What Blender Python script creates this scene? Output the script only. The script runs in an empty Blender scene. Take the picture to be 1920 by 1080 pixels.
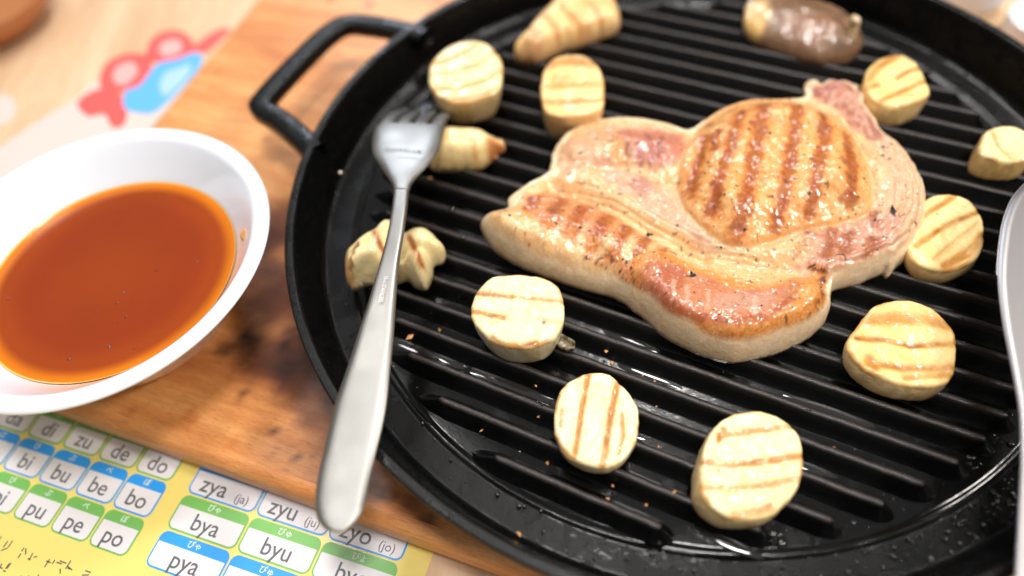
import bpy, math, random
import numpy as np
from mathutils import Vector, Matrix
random.seed(7); np.random.seed(7)
PI = math.pi
S = 0.01                       # everything below is written in centimetres

# ------------------------------------------------------------------ camera
sc = bpy.context.scene
PITCH, ROLL, FOC, CAMH = 0.9526475, -0.1164488, 1315.245, 20.5593
CX, CY = 7.2407, 17.5732       # centre of the grill pan
PHI = -0.5332475               # direction of the ridges
RIGHT = np.array([math.cos(ROLL), math.sin(ROLL) * math.sin(PITCH), math.sin(ROLL) * math.cos(PITCH)])
UP = np.array([-math.sin(ROLL), math.cos(ROLL) * math.sin(PITCH), math.cos(ROLL) * math.cos(PITCH)])
FWD = np.array([0, math.cos(PITCH), -math.sin(PITCH)])
cam = bpy.data.cameras.new('camera'); camo = bpy.data.objects.new('camera', cam); sc.collection.objects.link(camo)
camo.matrix_world = Matrix(((RIGHT[0], UP[0], -FWD[0], 0), (RIGHT[1], UP[1], -FWD[1], 0), (RIGHT[2], UP[2], -FWD[2], CAMH * S), (0, 0, 0, 1)))
cam.sensor_width = 36; cam.lens = 36 * FOC / 1920; cam.clip_start = 0.005; cam.clip_end = 50
cam.dof.use_dof = True; cam.dof.focus_distance = 0.222; cam.dof.aperture_fstop = 3.1
sc.camera = camo

def at(px, py, z=0.0):         # where the line of sight through a point of the photograph meets height z
    d = RIGHT * ((px - 960) / FOC) + UP * ((540 - py) / FOC) + FWD
    t = (CAMH - z) / (-d[2])
    return (d[0] * t, d[1] * t)

# ------------------------------------------------------------------ room light
sc.view_settings.view_transform = 'Standard'; sc.view_settings.look = 'None'
sc.view_settings.exposure = -0.14; sc.view_settings.gamma = 1
w = bpy.data.worlds.new('World'); sc.world = w; w.use_nodes = True
wn = w.node_tree.nodes; wl = w.node_tree.links
bg = wn['Background']; bg.inputs['Strength'].default_value = 1.0
tc = wn.new('ShaderNodeTexCoord'); sx = wn.new('ShaderNodeSeparateXYZ'); rp = wn.new('ShaderNodeValToRGB')
wl.new(tc.outputs['Generated'], sx.inputs[0]); wl.new(sx.outputs['Z'], rp.inputs[0]); wl.new(rp.outputs[0], bg.inputs['Color'])
rp.color_ramp.elements[0].position = 0.05; rp.color_ramp.elements[0].color = (0.05, 0.045, 0.04, 1)
rp.color_ramp.elements[1].position = 0.75; rp.color_ramp.elements[1].color = (0.42, 0.41, 0.40, 1)

def lamp(name, loc, target, size, power, col, shape='DISK', size_y=None):
    l = bpy.data.lights.new(name, 'AREA'); l.shape = shape; l.size = size; l.energy = power; l.color = col
    if size_y: l.size_y = size_y
    o = bpy.data.objects.new(name, l); sc.collection.objects.link(o); o.location = loc
    o.rotation_euler = (Vector(target) - Vector(loc)).to_track_quat('-Z', 'Y').to_euler()
    return o
lamp('ceiling_lamp', (1.10, -0.12, 1.05), (0.05, 0.15, 0), 0.20, 13.0, (1.0, 0.95, 0.88))
lamp('room_lamp', (0.22, 0.02, 1.45), (0.05, 0.15, 0), 0.27, 13.5, (1.0, 0.98, 0.96))
lamp('far_lamp', (0.42, 0.98, 1.50), (0.05, 0.15, 0), 0.30, 11.0, (1.0, 0.97, 0.93))
lamp('glint_fill', (-0.45, 0.62, 1.45), (0.05, 0.15, 0), 0.22, 5.0, (1.0, 0.98, 0.96))  # added fill with no known fixture, for more wet glints
lamp('window', (-0.30, 2.75, 1.50), (0, 0.2, 0), 0.45, 22.0, (0.78, 0.87, 1.0), 'RECTANGLE', 0.35)

# ------------------------------------------------------------------ helpers: colour, noise, meshes
def s2l(c):
    c = np.asarray(c, float) / 255.0
    return np.where(c <= 0.04045, c / 12.92, ((c + 0.055) / 1.055) ** 2.4)

_tab = np.random.RandomState(3).rand(64, 64, 64)
def vnoise(x, y, z=0.0):
    x = np.asarray(x, float); y = np.asarray(y, float); z = np.zeros_like(x) + z
    xi = np.floor(x).astype(int); yi = np.floor(y).astype(int); zi = np.floor(z).astype(int)
    fx, fy, fz = x - xi, y - yi, z - zi
    fx = fx * fx * (3 - 2 * fx); fy = fy * fy * (3 - 2 * fy); fz = fz * fz * (3 - 2 * fz)
    r = 0
    for a in (0, 1):
        for b in (0, 1):
            for c in (0, 1):
                v = _tab[(xi + a) & 63, (yi + b) & 63, (zi + c) & 63]
                r = r + v * (fx if a else 1 - fx) * (fy if b else 1 - fy) * (fz if c else 1 - fz)
    return r * 2 - 1
def fbm(x, y, z=0.0, o=4):
    r = 0; a = 1; n = 0
    for i in range(o):
        r = r + a * vnoise(x * 2 ** i + 17.3 * i, y * 2 ** i + 5.1 * i, np.asarray(z) * 2 ** i); n += a; a *= 0.5
    return r / n
def sst(x, a=0.0, b=1.0):
    t = np.clip((np.asarray(x, float) - a) / (b - a), 0, 1); return t * t * (3 - 2 * t)

def closed_curve(P, n=12):     # Catmull-Rom through points, closed
    P = np.array(P, float); N = len(P); out = []
    for i in range(N):
        p0, p1, p2, p3 = P[i - 1], P[i], P[(i + 1) % N], P[(i + 2) % N]
        for k in range(n):
            t = k / n
            out.append(0.5 * ((2 * p1) + (-p0 + p2) * t + (2 * p0 - 5 * p1 + 4 * p2 - p3) * t * t + (-p0 + 3 * p1 - 3 * p2 + p3) * t ** 3))
    return np.array(out)
def open_curve(P, n=10):
    P = np.array(P, float); Q = np.vstack([2 * P[0] - P[1], P, 2 * P[-1] - P[-2]]); out = []
    for i in range(1, len(Q) - 2):
        p0, p1, p2, p3 = Q[i - 1], Q[i], Q[i + 1], Q[i + 2]
        for k in range(n):
            t = k / n
            out.append(0.5 * ((2 * p1) + (-p0 + p2) * t + (2 * p0 - 5 * p1 + 4 * p2 - p3) * t * t + (-p0 + 3 * p1 - 3 * p2 + p3) * t ** 3))
    out.append(P[-1]); return np.array(out)

def seg_dist(X, Y, P, closed):
    X = np.asarray(X, float); shp = X.shape; x = X.ravel(); y = np.asarray(Y, float).ravel()
    best = np.full(x.shape, 1e9); bx = x.copy(); by = y.copy(); bi = np.zeros(x.shape)
    n = len(P); m = n if closed else n - 1
    ins = np.zeros(x.shape, bool)
    for i in range(m):
        ax, ay = P[i][:2]; cx, cy = P[(i + 1) % n][:2]
        dx, dy = cx - ax, cy - ay; L = dx * dx + dy * dy + 1e-12
        t = np.clip(((x - ax) * dx + (y - ay) * dy) / L, 0, 1)
        qx = ax + t * dx; qy = ay + t * dy; d = (x - qx) ** 2 + (y - qy) ** 2
        k = d < best
        best = np.where(k, d, best); bx = np.where(k, qx, bx); by = np.where(k, qy, by); bi = np.where(k, i + t, bi)
        if closed and ay != cy:
            c = ((ay > y) != (cy > y)) & (x < (cx - ax) * (y - ay) / (cy - ay) + ax)
            ins ^= c
    d = np.sqrt(best)
    if closed: d = np.where(ins, d, -d)
    return d.reshape(shp), bx.reshape(shp), by.reshape(shp), bi.reshape(shp)

def W(pts, z):                 # photograph points -> plan points at height z
    return [at(p[0], p[1], z) for p in pts]
def poly_d(X, Y, pts, z=2.0, n=4):
    return seg_dist(X, Y, closed_curve(W(pts, z), n), True)[0]
def line_d(X, Y, pts, z=2.0):
    return seg_dist(X, Y, np.array(W(pts, z)), False)[0]

def finish(name, verts, faces, mat, parent=None, smooth=True, cols=None, mats=None, fmi=None):
    me = bpy.data.meshes.new(name)
    v = np.asarray(verts, float) * S
    me.from_pydata(v.tolist(), [], faces if isinstance(faces, list) else faces.tolist())
    if smooth: me.polygons.foreach_set('use_smooth', [True] * len(me.polygons))
    if cols is not None:
        a = me.color_attributes.new('Col', 'FLOAT_COLOR', 'POINT')
        c = np.ones((len(v), 4)); c[:, :np.shape(cols)[1]] = cols
        a.data.foreach_set('color', c.ravel())
    for m in (mats or [mat]): me.materials.append(m)
    if fmi is not None: me.polygons.foreach_set('material_index', fmi)
    me.update()
    o = bpy.data.objects.new(name, me); sc.collection.objects.link(o)
    if parent: o.parent = parent
    return o
def tag(o, label=None, cat=None, group=None, kind=None):
    if label: o['label'] = label
    if cat: o['category'] = cat
    if group: o['group'] = group
    if kind: o['kind'] = kind
    return o
def empty(name, loc=(0, 0, 0)):
    o = bpy.data.objects.new(name, None); sc.collection.objects.link(o); o.location = [c * S for c in loc]
    o.empty_display_size = 0.01; return o
def adopt(child, root):        # parent without moving (roots are only ever translated)
    child.parent = root; child.location = tuple(-c for c in root.location)

def lathe(prof, cx, cy, n=128, wob=None):
    v = []; f = []; m = len(prof)
    for i in range(n):
        a = 2 * PI * i / n; c, s = math.cos(a), math.sin(a)
        for r, z in prof: v.append((cx + r * c, cy + r * s, z))
    for i in range(n):
        j = (i + 1) % n
        for k in range(m - 1): f.append((i * m + k, j * m + k, j * m + k + 1, i * m + k + 1))
    return v, f
def round_prof(P, r=0.1, n=4):  # round the inner corners of a polyline profile
    out = [P[0]]
    for i in range(1, len(P) - 1):
        a, b, c = np.array(P[i - 1], float), np.array(P[i], float), np.array(P[i + 1], float)
        la, lc = np.linalg.norm(a - b), np.linalg.norm(c - b); q = min(r, la * 0.45, lc * 0.45)
        p0 = b + (a - b) / la * q; p2 = b + (c - b) / lc * q
        for k in range(n + 1):
            t = k / n; out.append(tuple((1 - t) ** 2 * p0 + 2 * t * (1 - t) * b + t * t * p2))
    out.append(P[-1]); return out

# ------------------------------------------------------------------ materials
class NB:
    def __init__(s, name):
        s.m = bpy.data.materials.new(name); s.m.use_nodes = True; s.t = s.m.node_tree; s.n = s.t.nodes; s.l = s.t.links
        s.p = s.n['Principled BSDF']
        tcn = s.n.new('ShaderNodeTexCoord'); mp = s.n.new('ShaderNodeMapping'); mp.inputs['Scale'].default_value = (100, 100, 100)
        s.l.new(tcn.outputs['Object'], mp.inputs[0]); s.co = mp.outputs[0]     # object coordinates in centimetres
    def set(s, **k):
        for a, b in k.items(): s.p.inputs[a.replace('_', ' ')].default_value = b
        return s
    def noise(s, scale, detail=4, rough=0.5, vec=None, dist=0.0):
        n = s.n.new('ShaderNodeTexNoise'); n.inputs['Scale'].default_value = scale; n.inputs['Detail'].default_value = detail
        n.inputs['Roughness'].default_value = rough; n.inputs['Distortion'].default_value = dist
        s.l.new(vec or s.co, n.inputs['Vector']); return n.outputs['Fac']
    def voro(s, scale, vec=None, feature='F1'):
        n = s.n.new('ShaderNodeTexVoronoi'); n.feature = feature; n.inputs['Scale'].default_value = scale
        s.l.new(vec or s.co, n.inputs['Vector']); return n.outputs['Distance']
    def mapr(s, f, a, b, c, d):
        n = s.n.new('ShaderNodeMapRange'); n.clamp = True
        for i, v in enumerate((a, b, c, d)): n.inputs[i + 1].default_value = v
        s.l.new(f, n.inputs[0]); return n.outputs[0]
    def math(s, op, a, b=None):
        n = s.n.new('ShaderNodeMath'); n.operation = op
        for i, v in enumerate((a, b)):
            if v is None: continue
            if isinstance(v, (int, float)): n.inputs[i].default_value = v
            else: s.l.new(v, n.inputs[i])
        return n.outputs[0]
    def ramp(s, f, stops):
        n = s.n.new('ShaderNodeValToRGB'); e = n.color_ramp.elements
        while len(e) < len(stops): e.new(0.5)
        for q, (p, c) in zip(e, stops): q.position = p; q.color = (*c, 1)
        s.l.new(f, n.inputs[0]); return n.outputs[0]
    def mix(s, f, a, b, mode='MIX'):
        n = s.n.new('ShaderNodeMix'); n.data_type = 'RGBA'; n.blend_type = mode
        for i, v in ((0, f), (6, a), (7, b)):
            if isinstance(v, (int, float)): n.inputs[i].default_value = v
            elif isinstance(v, tuple): n.inputs[i].default_value = (*v, 1)
            else: s.l.new(v, n.inputs[i])
        return n.outputs[2]
    def attr(s, name='Col'):
        n = s.n.new('ShaderNodeAttribute'); n.attribute_name = name; return n.outputs['Color']
    def bump(s, h, strength, dist_cm, prev=None):
        n = s.n.new('ShaderNodeBump'); n.inputs['Strength'].default_value = strength; n.inputs['Distance'].default_value = dist_cm * S
        s.l.new(h, n.inputs['Height'])
        if prev: s.l.new(prev, n.inputs['Normal'])
        return n.outputs[0]
    def out(s, **k):
        for a, b in k.items(): s.l.new(b, s.p.inputs[a.replace('_', ' ')])
        return s.m
def L(*c): return tuple(s2l(c))

def m_iron(name, spec, rmin, rmax, grain, wet=0.5):
    b = NB(name); b.set(Specular_IOR_Level=spec, Coat_IOR=1.33)
    n1 = b.noise(0.8, 5, 0.6, None, 0.6); n2 = b.noise(16, 4, 0.7); n3 = b.noise(45, 2, 0.5)
    pool = b.mapr(n1, 0.5 - 0.12 * wet, 0.53 - 0.12 * wet, 0, 1)
    r = b.mapr(pool, 0, 1, rmax, rmin)
    h = b.bump(n2, 1.0, 0.006 * grain); h = b.bump(n3, 1.0, 0.0022 * grain, h)
    ho = b.bump(b.noise(2.2, 3, 0.55), 1.0, 0.02)
    dirt = b.mapr(b.noise(3.5, 5, 0.7), 0.56, 0.72, 0, 0.5)
    col = b.mix(dirt, (0.0025, 0.0025, 0.0026), (0.020, 0.014, 0.010))
    b.l.new(b.math('MULTIPLY', pool, 0.55 * wet), b.p.inputs['Coat Weight']); b.p.inputs['Coat Roughness'].default_value = 0.07
    return b.out(Base_Color=col, Roughness=r, Normal=h, Coat_Normal=ho)
M_IRON = m_iron('oiled_cast_iron', 0.24, 0.13, 0.24, 0.5, 1.0)
M_APRON = m_iron('oil_spattered_cast_iron', 0.15, 0.20, 0.30, 1.1, 0.6)
M_RIM = m_iron('bare_cast_iron', 0.26, 0.24, 0.34, 1.5, 0.2)
b = NB('ridge_iron'); b.set(Specular_IOR_Level=0.32, Coat_Weight=0.25, Coat_Roughness=0.10)
sp = b.n.new('ShaderNodeSeparateXYZ'); b.l.new(b.co, sp.inputs[0])
topm = b.mapr(sp.outputs['Z'], 0.53, 0.59, 0, 1)
gr = b.noise(14, 4, 0.65); worn = b.math('MULTIPLY', topm, b.mapr(gr, 0.35, 0.6, 0.25, 1.0))
col = b.mix(worn, (0.002, 0.002, 0.002), (0.034, 0.024, 0.019))
hb = b.bump(b.noise(20, 3, 0.7), 1.0, 0.012)
M_RIDGE = b.out(Base_Color=col, Roughness=b.mapr(topm, 0, 1, 0.20, 0.36), Normal=hb, Coat_Normal=hb)

# wood of the board
b = NB('board_wood'); b.set(Coat_Weight=0.12, Coat_Roughness=0.3)
mp = b.n.new('ShaderNodeMapping'); mp.inputs['Scale'].default_value = (0.10, 1.0, 1.0); b.l.new(b.co, mp.inputs[0]); v = mp.outputs[0]
g1 = b.noise(0.55, 5, 0.6, v, 0.8); g2 = b.noise(3.2, 5, 0.65, v, 0.3); g3 = b.noise(14, 3, 0.6, v)
col = b.ramp(g1, [(0.30, L(184, 104, 50)), (0.46, L(222, 148, 82)), (0.60, L(236, 172, 106)), (0.75, L(196, 122, 66))])
col = b.mix(b.mapr(g2, 0.42, 0.62, 0, 0.5), col, L(196, 118, 62))
col = b.mix(b.mapr(g3, 0.5, 0.7, 0, 0.25), col, L(160, 90, 48))
g4 = b.noise(30, 3, 0.7, v); col = b.mix(b.mapr(g4, 0.56, 0.66, 0, 0.45), col, L(128, 66, 32)); kn = b.voro(0.42); kv = b.noise(1.7, 2)
spots = b.math('MULTIPLY', b.mapr(kn, 0.02, 0.19, 1, 0), b.mapr(kv, 0.38, 0.52, 0, 1))
col = b.mix(b.math('MULTIPLY', spots, 0.85), col, L(104, 48, 24))
burn_shade = b.attr('Col')
col = b.mix(1.0, col, burn_shade, 'MULTIPLY')
M_BOARD = b.out(Base_Color=col, Roughness=b.mapr(g2, 0.3, 0.7, 0.42, 0.6), Normal=b.bump(g3, 0.3, 0.02))
b = NB('table_wood'); b.set(Roughness=0.45)
mp = b.n.new('ShaderNodeMapping'); mp.inputs['Scale'].default_value = (1.0, 0.10, 1.0); mp.inputs['Rotation'].default_value = (0, 0, 0.45); b.l.new(b.co, mp.inputs[0]); v = mp.outputs[0]
g1 = b.noise(0.35, 4, 0.55, v, 0.5); g2 = b.noise(4, 4, 0.6, v)
col = b.ramp(g1, [(0.3, L(206, 168, 130)), (0.5, L(222, 188, 150)), (0.7, L(232, 202, 168))])
col = b.mix(b.mapr(g2, 0.45, 0.65, 0, 0.35), col, L(190, 150, 112))
M_TABLE = b.out(Base_Color=col)

def plain(name, c, rough=0.5, **k):
    b = NB(name); b.set(Base_Color=(*L(*c), 1), Roughness=rough, **k)
    n = b.noise(2.5, 4); return b.out(Roughness=b.mapr(n, 0.3, 0.7, rough * 0.85, min(1, rough * 1.15)))
M_CHINA = plain('white_china', (234, 238, 244), 0.12, Coat_Weight=0.6, Coat_Roughness=0.05)
b = NB('satin_steel'); b.set(Metallic=1.0, Base_Color=(0.34, 0.33, 0.31, 1))
mp = b.n.new('ShaderNodeMapping'); mp.inputs['Scale'].default_value = (6, 0.4, 6); b.l.new(b.co, mp.inputs[0])
sn = b.noise(9, 4, 0.6, mp.outputs[0]); sm = b.noise(0.7, 4)
M_STEEL = b.out(Roughness=b.mapr(sm, 0.35, 0.65, 0.38, 0.48), Normal=b.bump(sn, 0.12, 0.006))
M_ETCH = plain('stamped_mark', (120, 116, 114), 0.5, Metallic=0.8)
M_ETCHW = plain('stamped_mark_bright', (235, 232, 228), 0.3, Metallic=0.5)

b = NB('pale_steel'); b.set(Metallic=1.0, Base_Color=(0.40, 0.375, 0.37, 1), Roughness=0.42); M_BLADE = b.m
def m_food(name, sss, rough, coat, coatr, bumps, radius=(1, 0.45, 0.25), scale=0.25, mottling=None):
    b = NB(name); b.set(Subsurface_Weight=sss, Subsurface_Radius=radius, Subsurface_Scale=scale * S, Roughness=rough,
                        Coat_Weight=coat, Coat_Roughness=coatr, Coat_IOR=1.42)
    col = b.attr()
    if mottling:
        for sc_, lo, hi, cc, am in mottling:
            col = b.mix(b.math('MULTIPLY', b.mapr(b.noise(sc_, 4, 0.6), lo, hi, 0, 1), am), col, cc, 'MULTIPLY')
    mpf = b.n.new('ShaderNodeMapping'); mpf.inputs['Scale'].default_value = (1, 1, 0.12); b.l.new(b.co, mpf.inputs[0])
    col = b.mix(b.mapr(b.noise(9, 3, 0.6, mpf.outputs[0]), 0.46, 0.66, 0, 0.45), col, (0.90, 0.80, 0.64), 'MULTIPLY')
    h = None
    for sc_, st, d in bumps: h = b.bump(b.noise(sc_, 3, 0.55), st, d, h)
    hc = b.bump(b.noise(7, 2, .55), 1.0, 0.014, b.bump(b.noise(2.5, 2, .5), 1.0, 0.045))
    return b.out(Base_Color=col, Normal=h, Coat_Normal=hc)
b = NB('grilled_pork'); b.set(Subsurface_Weight=0.22, Subsurface_Radius=(1, .5, .25), Subsurface_Scale=0.18 * S, Roughness=0.45, Specular_IOR_Level=0.3, Coat_Weight=0.85, Coat_Roughness=0.05, Coat_IOR=1.5)
an = b.n.new('ShaderNodeAttribute'); an.attribute_name = 'Col'; sear = an.outputs['Alpha']
col = an.outputs['Color']
col = b.mix(b.mapr(b.noise(2.6, 5, 0.6), 0.42, 0.66, 0, 0.55), col, (0.93, 0.80, 0.64), 'MULTIPLY')
col = b.mix(b.mapr(b.noise(13, 4, 0.65), 0.50, 0.70, 0, 0.45), col, (0.86, 0.68, 0.52), 'MULTIPLY')
col = b.mix(b.mapr(b.voro(6.0), 0.0, 0.30, 0.30, 0), col, (1.0, 0.93, 0.80), 'SCREEN')
mv = b.n.new('ShaderNodeMapping'); mv.inputs['Scale'].default_value = (1.0, 0.25, 1.0); mv.inputs['Rotation'].default_value = (0, 0, 0.5); b.l.new(b.co, mv.inputs[0])
col = b.mix(b.mapr(b.noise(16, 4, 0.7, mv.outputs[0]), 0.50, 0.68, 0, 0.5), col, (0.90, 0.66, 0.52), 'MULTIPLY')
f1 = b.math('MULTIPLY', sear, b.mapr(b.noise(4.5, 6, 0.7), 0.40, 0.58, 0, 0.85)); col = b.mix(f1, col, (0.48, 0.17, 0.025))
f2 = b.math('MULTIPLY', sear, b.mapr(b.noise(9, 6, 0.75), 0.52, 0.66, 0, 0.9)); col = b.mix(f2, col, (0.17, 0.035, 0.012))
h0 = b.bump(b.noise(4.0, 3, .55), 1.0, 0.025); h0 = b.bump(b.noise(14, 3, .6), 1.0, 0.006, h0)
hc = b.bump(b.noise(2.6, 2, .5), 1.0, 0.045); hc = b.bump(b.noise(6, 2, .5), 1.0, 0.022, hc); hc = b.bump(b.noise(14, 1, .5), 1.0, 0.004, hc)
M_MEAT = b.out(Base_Color=col, Normal=h0, Coat_Normal=hc)
M_MUSH = m_food('grilled_mushroom', 0.22, 0.42, 0.7, 0.05, [(2.0, 1, 0.03), (7.0, 1, 0.010), (22, 1, 0.0025)],
                radius=(1, 0.8, 0.5), scale=0.15, mottling=[(2.2, 0.45, 0.65, (0.96, 0.88, 0.74), 0.8), (10.0, 0.50, 0.7, (0.92, 0.84, 0.70), 0.7)])
M_CAP = m_food('wet_mushroom_cap', 0.2, 0.35, 1.0, 0.12, [(1.6, 1, 0.06), (6, 1, 0.015)], mottling=[(2.5, 0.4, 0.62, (0.72, 0.66, 0.6), 0.8)])

# ------------------------------------------------------------------ table, board
def sheet(name, x0, x1, y0, y1, z, mat, kind=None):
    o = finish(name, [(x0, y0, z), (x1, y0, z), (x1, y1, z), (x0, y1, z)], [(0, 1, 2, 3)], mat, smooth=False)
    if kind: o['kind'] = kind
    return o
ZT = -2.4
sheet('table_top', -150, 150, -60, 220, ZT, M_TABLE, 'structure')

def board():
    ox, oy = -21.38, 14.78; ang = math.radians(-25.2); Lx, Ly, zt, zb, r = 45, 29, -1.0, ZT + 0.02, 0.42
    e1 = (math.cos(ang), math.sin(ang)); e2 = (-math.sin(ang), math.cos(ang))
    # cross-section loops, inset from the outline
    loops = []
    for k in range(7):
        a = PI / 2 * k / 6; loops.append((r * (1 - math.sin(a)), zb + r * 0.6 * (1 - math.cos(a))))
    for k in range(9):
        a = PI / 2 * k / 8; loops.append((r * (1 - math.cos(a)), zt - r * (1 - math.sin(a))))
    N = 60
    def ring(ins):
        R = 1.2; P = []
        for (cx, cy, a0) in ((Lx - R, R, -PI / 2), (Lx - R, Ly - R, 0), (R, Ly - R, PI / 2), (R, R, PI)):
            for k in range(N // 4):
                a = a0 + PI / 2 * k / (N // 4 - 1); P.append((cx + (R - ins) * math.cos(a), cy + (R - ins) * math.sin(a)))
        return P
    v = []; f = []
    for ins, z in loops:
        for x, y in ring(ins): v.append((x, y, z))
    for i in range(len(loops) - 1):
        for k in range(N): j = (k + 1) % N; f.append((i * N + k, i * N + j, (i + 1) * N + j, (i + 1) * N + k))
    f.append(tuple(range(N))[::-1])
    # top grid carries scorch marks and the pan's painted shade
    base = len(v); nx, ny = 150, 96; m = loops[-1][0]
    gx, gy = np.meshgrid(np.linspace(0.5, Lx - 0.5, nx), np.linspace(0.5, Ly - 0.5, ny), indexing='ij')
    top = [(x, y, zt + 0.004) for x, y in zip(gx.ravel(), gy.ravel())]
    v += top
    for i in range(nx - 1):
        for j in range(ny - 1): a = base + i * ny + j; f.append((a, a + ny, a + ny + 1, a + 1))
    f.append(tuple(range((len(loops) - 1) * N, len(loops) * N)))
    V = np.array(v); V[:, 0] -= 0.05 * V[:, 1]; v = V.tolist(); X = ox + V[:, 0] * e1[0] + V[:, 1] * e2[0]; Y = oy + V[:, 0] * e1[1] + V[:, 1] * e2[1]
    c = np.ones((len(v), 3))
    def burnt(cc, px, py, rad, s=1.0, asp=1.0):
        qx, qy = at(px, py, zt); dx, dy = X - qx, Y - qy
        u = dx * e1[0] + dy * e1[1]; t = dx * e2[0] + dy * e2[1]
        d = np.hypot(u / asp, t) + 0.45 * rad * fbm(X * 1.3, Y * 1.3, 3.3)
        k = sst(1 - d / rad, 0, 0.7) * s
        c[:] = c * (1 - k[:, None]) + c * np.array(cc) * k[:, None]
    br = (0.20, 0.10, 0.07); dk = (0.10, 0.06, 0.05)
    burnt(br, 555, 560, 2.6, 0.92, 1.3); burnt(br, 560, 680, 2.2, 0.85, 1.3); burnt(br, 530, 420, 2.2, 0.8, 1.2); burnt(br, 500, 660, 1.3, 0.8, 1.8); burnt(br, 620, 790, 1.2, 0.8, 1.5)  # wide patches: scorching plus the pan's shadow painted into the board colour
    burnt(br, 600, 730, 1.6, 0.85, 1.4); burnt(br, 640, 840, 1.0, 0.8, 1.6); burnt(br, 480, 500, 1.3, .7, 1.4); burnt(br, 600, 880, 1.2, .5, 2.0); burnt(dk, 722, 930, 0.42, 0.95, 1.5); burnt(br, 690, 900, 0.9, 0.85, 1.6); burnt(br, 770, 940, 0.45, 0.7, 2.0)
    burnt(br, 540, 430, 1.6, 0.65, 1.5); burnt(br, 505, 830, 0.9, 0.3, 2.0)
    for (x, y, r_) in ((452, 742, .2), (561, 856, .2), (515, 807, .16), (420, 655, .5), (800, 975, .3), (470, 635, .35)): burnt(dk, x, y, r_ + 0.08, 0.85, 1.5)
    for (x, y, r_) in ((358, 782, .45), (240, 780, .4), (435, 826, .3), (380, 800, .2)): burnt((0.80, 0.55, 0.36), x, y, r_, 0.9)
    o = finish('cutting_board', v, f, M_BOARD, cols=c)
    o.location = (ox * S, oy * S, 0); o.rotation_euler = (0, 0, ang)
    tag(o, 'scorched wooden board with rounded edges lying under the black grill pan', 'board')
board()

# ------------------------------------------------------------------ grill pan
pan = empty('grill_pan', (CX, CY, -1.0))
tag(pan, 'round black cast iron grill pan with raised ridges, steak and mushrooms on it', 'grill pan')
RF = 13.0
prof = round_prof([(0.001, 0.0), (12.86, 0.0), (12.97, -0.06), (13.06, -0.06), (13.18, 0.03), (14.10, 0.08), (14.24, 0.22), (14.74, 1.80), (14.80, 1.87), (15.05, 1.87), (15.10, 1.80), (14.85, 1.1), (14.35, 0.0), (13.7, -0.5), (0.001, -0.5)], 0.10, 4)
prof = [(0.001, 0.0), (6, 0), (12, 0)] + prof[1:]
v, f = lathe(prof, CX, CY, 360)
V = np.array(v); rr = np.hypot(V[:, 0] - CX, V[:, 1] - CY); th = np.arctan2(V[:, 1] - CY, V[:, 0] - CX)
V[:, 2] += np.where(rr > 12.5, 0.012 * vnoise(V[:, 0] * 1.5, V[:, 1] * 1.5, V[:, 2]), 0)
m = len(prof); fr = [prof[k % m] for k in range(m)]
fm = []
for i in range(360):
    for k in range(m - 1):
        r_ = (prof[k][0] + prof[k + 1][0]) / 2; z_ = (prof[k][1] + prof[k + 1][1]) / 2
        fm.append(2 if (z_ > 1.7 or (r_ > 14.3 and k > m - 18 and z_ < 1.9 and prof[k + 1][1] < prof[k][1] and r_ > 14.3)) else (0 if r_ < 13.08 else 1))
o = finish('body', V, f, None, mats=[M_IRON, M_APRON, M_RIM], fmi=fm); adopt(o, pan)
for k in range(4):             # small feet under the pan
    a = PI / 4 + k * PI / 2
    vv, ff = lathe([(0.001, -0.48), (0.9, -0.48), (0.8, -0.98), (0.7, -1.0), (0.001, -1.0)], CX + 11 * math.cos(a), CY + 11 * math.sin(a), 24)
    adopt(finish('foot', vv, ff, M_RIM), pan)

# handle loop
def sweep(path, wd, ht, n=16, tw=None):
    P = np.array(path, float); T = np.gradient(P, axis=0); v = []; f = []
    for i in range(len(P)):
        t = T[i] / np.linalg.norm(T[i]); s = np.cross(t, (0, 0, 1)); s /= np.linalg.norm(s); u = np.cross(s, t)
        for k in range(n):
            a = 2 * PI * k / n; c, q = math.cos(a), math.sin(a)
            e = 0.62
            x = math.copysign(abs(c) ** e, c) * wd / 2; y = math.copysign(abs(q) ** e, q) * ht / 2
            v.append(P[i] + s * x + u * y)
    for i in range(len(P) - 1):
        for k in range(n): j = (k + 1) % n; f.append((i * n + k, i * n + j, (i + 1) * n + j, (i + 1) * n + k))
    f.append(tuple(range(n))); f.append(tuple(range((len(P) - 1) * n, len(P) * n))[::-1])
    return v, f
hz = 1.45
hp = W([(592, 290), (566, 262), (528, 230), (492, 205), (500, 185), (555, 125), (612, 70), (650, 48), (700, 50), (765, 62), (800, 72)], hz)
hp = open_curve([(x, y, hz) for x, y in hp], 8)
v, f = sweep(hp, 1.02, 0.75); adopt(finish('handle', v, f, M_RIM), pan)
c2 = 2 * np.array([CX, CY]); hp2 = [(c2[0] - x, c2[1] - y, z) for x, y, z in hp]
v, f = sweep(hp2, 1.02, 0.75); adopt(finish('handle', v, f, M_RIM), pan)

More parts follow.
